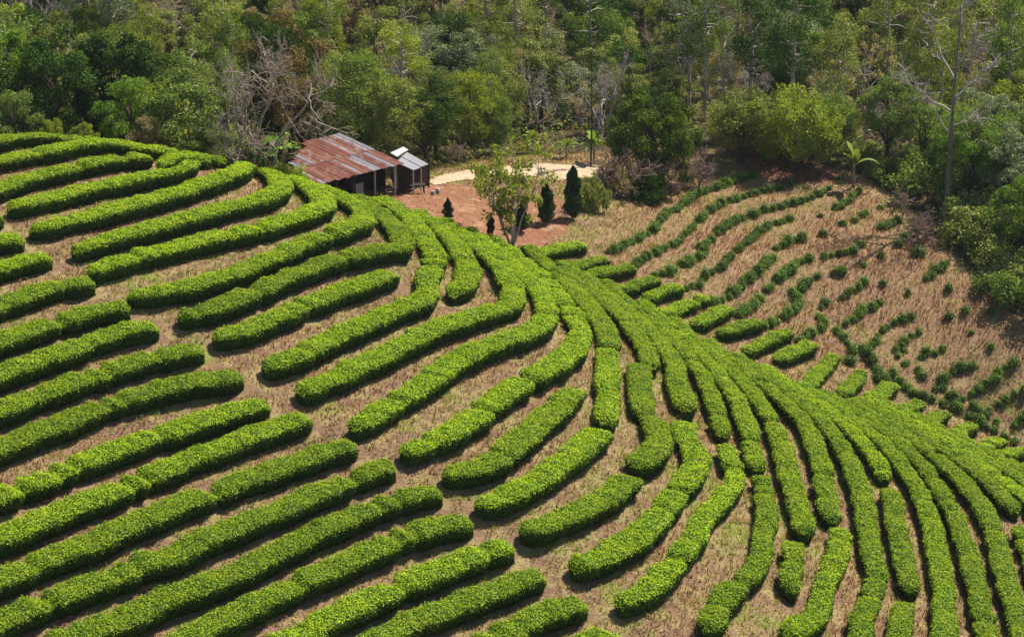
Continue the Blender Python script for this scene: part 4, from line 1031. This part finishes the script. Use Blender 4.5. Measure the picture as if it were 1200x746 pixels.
# ------------------------------------------------------------------ the wood on the right and the forest slope
def free(x, y, d):
    for a, b, r_ in TAKEN:
        if (a - x) ** 2 + (b - y) ** 2 < ((d + r_) * .5) ** 2 * 1.0: return False
    return True
EDGE_OK = lambda x, y: bool(inside(FOREST, np.array([x]), np.array([y]))[0])
rng = R_(31)
n = 0; tries = 0
SHAPES = ['rounded', 'low spreading', 'slender tall', 'thin half-bare', 'bushy pine']
while n < 46 and tries < 4000:                      # right-hand wood, close to the edge of the slope
    tries += 1
    y = rng.uniform(116, 150); x = rng.uniform(18, 42)
    if not EDGE_OK(x, y) or not EDGE_OK(x - .8, y) or not free(x, y, 2.6): continue
    z = float(gz(x, y))
    if not in_view(np.array([x]), np.array([y]), np.array([z + 2.0]), 60, 40)[0]: continue
    k = rng.random(); lf = rng.choice(['mid', 'mid', 'olive', 'grey', 'bright', 'yellow'])
    edge = not EDGE_OK(x - 3.2, y - 1)
    if k < .4 or edge: o = place('bush', BUSH[n % 3], x, y, f"{'dark' if lf == 'dark' else 'leafy'} {lf if lf not in ('dark', 'mid') else 'green'} bush in the right-hand wood", 'bush', 'bushes in the right-hand wood', rng.uniform(1.0, 1.7), rng.uniform(0, 6), lf)
    elif k < .8: o = place('low_tree', LOW[n % 3], x, y, f"low spreading {lf if lf != 'mid' else 'green'} tree in the right-hand wood", 'tree', 'low trees in the right-hand wood', rng.uniform(.6, .85), rng.uniform(0, 6), lf)
    else: o = place('broadleaf_tree', BROAD[n % 4], x, y, f"rounded {lf if lf != 'mid' else 'green'} tree in the right-hand wood", 'tree', 'rounded trees in the right-hand wood', rng.uniform(.6, .8), rng.uniform(0, 6), lf)
    TAKEN.append((x, y, 2.4)); n += 1
n2 = 0; tries = 0
while n2 < 290 and tries < 20000:
    tries += 1
    y = rng.uniform(134, 200); x = rng.uniform(-1, 1) * (y * .26 + 6)
    if not EDGE_OK(x, y) or not free(x, y, 2.45): continue
    if y < 150 and not (EDGE_OK(x, y - 3)): continue
    z = float(gz(x, y))
    if not in_view(np.array([x]), np.array([y]), np.array([z + 5.0]), 60, 60)[0]: continue
    k = rng.random(); left = x < -12; right = x > 15
    lf = rng.choice(['mid', 'olive', 'olive', 'yellow', 'grey', 'dark', 'yellow', 'olive', 'dry', 'dark'])
    if y > 149 and .055 < x / y < .15 and rng.random() < .4: lf = 'dark'  # shade over this part of the forest, put into the leaf colour
    s = rng.uniform(.42, .98) ** 1.1
    col = {'mid': 'green', 'dark': 'dark green', 'grey': 'grey-green', 'yellow': 'yellow-green', 'dry': 'dry brown', 'olive': 'olive'}[lf]
    zone = 'left part of the' if left else 'right part of the' if right else 'middle of the'
    if k < .24: t = ('broadleaf_tree', BROAD[n2 % 4], f"rounded {col} tree in the {zone} forest slope", 'rounded forest trees', s, lf, None)
    elif k < .36: t = ('low_tree', LOW[n2 % 3], f"low spreading {col} tree in the {zone} forest slope", 'low forest trees', s, lf, None)
    elif k < .64: t = ('tall_tree', TALL[n2 % 3], f"slender tall {col} tree in the {zone} forest slope", 'tall forest trees', s * 1.05, lf, None)
    elif k < .76: t = ('pine_tree', PINE[n2 % 3], f"bushy {col} pine in the {zone} forest slope", 'forest pines', s, lf, None)
    elif k < .9: t = ('thin_tree', THIN[n2 % 2], f"thin half-bare dry tree in the {zone} forest slope", 'half-bare forest trees', s * .9, 'dry' if lf != 'grey' else 'grey', None)
    else: t = ('bare_tree', BARE[n2 % 3], f"leafless grey tree in the {zone} forest slope", 'leafless forest trees', s, None, None)
    if t[5] == 'grey' and t[0] == 'thin_tree': t = (t[0], t[1], f"thin half-bare grey-green tree in the {zone} forest slope", *t[3:])
    place(t[0], t[1], x, y, t[2], 'tree', t[3], t[4], rng.uniform(0, 6.28), t[5]); TAKEN.append((x, y, 2.45)); n2 += 1
print('forest trees', n, n2)
# ------------------------------------------------------------------ undergrowth of the wood (a mass nobody could count)
rng = R_(41)
x, y, z = scatter(26000, -62, 62, 116, 215, rng)
k = inside(FOREST, x, y) & (np.sin(x * .8 + 2 * np.sin(y * .5)) + rng.normal(size=len(x)) * .6 > -.5)
x, y, z = x[k], y[k], z[k]
mb = MB()
for i in range(3):
    q = (np.arange(len(x)) % 3) == i
    c = np.stack([x[q], y[q], z[q] + rng.uniform(.1, .9, q.sum())], 1)
    clump_leaves(mb, c, rng.uniform(.25, .6, len(c)), 9, .3, .16, rng, .8, .8, 0, i)
tag(link('undergrowth', mb.mesh('undergrowth', [LM['mid'], LM['olive'], LM['dry']])), 'low leafy undergrowth covering the forest floor', 'undergrowth', None, 'stuff')

# weeds and prunings between the tea rows (nobody could count them)
rng = R_(43)
x, y, z = scatter(34000, -45, 45, 66, 128, rng)
k = ~cover[((x - RX0) / CELL).astype(int), ((y - RY0) / CELL).astype(int)] & ~inside(YARD, x, y) & ~inside(FOREST, x, y)
k &= (np.sin(x * 1.1 + 2 * np.sin(y * .6)) * np.sin(y * .9 + 2 * np.sin(x * .5)) + rng.normal(size=len(x)) * .3 > .62)
x, y, z = x[k], y[k], z[k]; mb = MB(); n3 = len(x)
for i in range(3):
    q = (np.arange(n3) % 3) == i; c = np.stack([x[q], y[q], z[q] + .05], 1)
    clump_leaves(mb, c, rng.uniform(.06, .2, len(c)), 12, .09, .045, rng, .8, .7, 0, i)
tag(link('weeds', mb.mesh('weeds', [LM['grey'], LM['bright'], LM['dry']])), 'small green and grey weeds in the strips between the tea rows', 'weeds', None, 'stuff')

# the wood goes on beyond the picture: one far mass of crowns nobody could count
rng = R_(47)
N = 2600; x = rng.uniform(-115, 115, N); y = rng.uniform(108, 262, N); z = gz(x, y)
k = inside(FOREST, x, y) & ~in_view(x, y, z + 3, -30, -10) & (gz(x, y + 0) > 5)
k &= np.array([free(a, c, 2.2) if (abs(a) < 62 and c < 205) else True for a, c in zip(x, y)])
x, y, z = x[k], y[k], z[k]; mb = MB(); hts = rng.uniform(4, 9, len(x)); wh = rng.integers(0, 4, len(x))
for i in range(4):
    q = wh == i; c = np.stack([x[q], y[q], z[q]], 1); h = hts[q]
    cs = np.concatenate([c + np.stack([rng.normal(size=len(c)) * h * .13, rng.normal(size=len(c)) * h * .13, h * rng.uniform(.35, .95, len(c))], 1) for _ in range(7)])
    clump_leaves(mb, cs, np.tile(h * .17, 7), 22, .55, .3, rng, .8, .8, 0, i)
for a in np.nonzero(np.arange(len(x)) % 2 == 0)[0]:
    tube(mb, [(x[a], y[a], z[a] - .3), (x[a], y[a], z[a] + hts[a] * .75)], [.16, .05], 5, 4)
tag(link('distant_wood', mb.mesh('distant_wood', [LM['mid'], LM['olive'], LM['dark'], LM['yellow'], bark_dark])), 'continuing mass of woodland on the slopes around the tea hill', 'wood', None, 'stuff')
print('far crowns', len(x))

# ------------------------------------------------------------------ light, camera, picture
sc = bpy.context.scene
SUN_EL, SUN_AZ = math.radians(55), math.radians(44)     # azimuth from +Y (away from the camera) towards +X
w = bpy.data.worlds.new('World'); sc.world = w; w.use_nodes = True
nt = w.node_tree; bg = nt.nodes['Background']
sky = nt.nodes.new('ShaderNodeTexSky'); sky.sky_type = 'NISHITA'; sky.sun_disc = False
sky.sun_elevation = SUN_EL; sky.sun_rotation = SUN_AZ; sky.altitude = 900
nt.links.new(sky.outputs[0], bg.inputs[0]); bg.inputs[1].default_value = .072
sl = bpy.data.lights.new('sun', 'SUN'); sl.energy = 4.9; sl.angle = math.radians(.53); sl.color = (1, .95, .86)
so = bpy.data.objects.new('sun', sl); COL.objects.link(so)
sv = Vector((math.sin(SUN_AZ) * math.cos(SUN_EL), math.cos(SUN_AZ) * math.cos(SUN_EL), math.sin(SUN_EL)))
so.rotation_euler = (-sv).to_track_quat('-Z', 'Y').to_euler(); so.location = (40, 150, 160)
cd = bpy.data.cameras.new('camera'); cd.sensor_width = 36; cd.lens = FPX / 1200 * 36; cd.clip_start = 1; cd.clip_end = 3000
cam = bpy.data.objects.new('camera', cd); COL.objects.link(cam)
cam.location = (0, 0, CAM_Z); cam.rotation_euler = (math.pi / 2 - PITCH, 0, 0); sc.camera = cam
sc.view_settings.view_transform = 'Standard'; sc.view_settings.look = 'None'; sc.view_settings.exposure = 1.14; sc.view_settings.gamma = 1
sc.view_settings.use_curve_mapping = False
sc.cycles.max_bounces = 6; sc.cycles.diffuse_bounces = 3; sc.cycles.glossy_bounces = 2; sc.cycles.transmission_bounces = 3
sc.cycles.use_denoising = True; sc.cycles.denoising_prefilter = 'ACCURATE'

# ------------------------------------------------------------------ the air
hm = bpy.data.materials.new('haze'); hm.use_nodes = True; nt = hm.node_tree; nt.nodes.clear()
ho = nt.nodes.new('ShaderNodeOutputMaterial'); pv = nt.nodes.new('ShaderNodeVolumePrincipled')
pv.inputs['Color'].default_value = (.80, .88, 1.0, 1); pv.inputs['Density'].default_value = .00007; pv.inputs['Anisotropy'].default_value = .3
nt.links.new(pv.outputs[0], ho.inputs['Volume'])
lo, hi = float(gv[:, 2].min()) - 1, max(CAM_Z, float(gv[:, 2].max()) + 25) + 4
mb = MB(); box(mb, (0, 300, (lo + hi) / 2), (705, 0, 0), (0, 605, 0), (0, 0, (hi - lo) / 2))
tag(link('haze', mb.mesh('haze', [hm])), 'thin bluish haze in the valley air', None, None, 'stuff')
sc.cycles.volume_bounces = 0
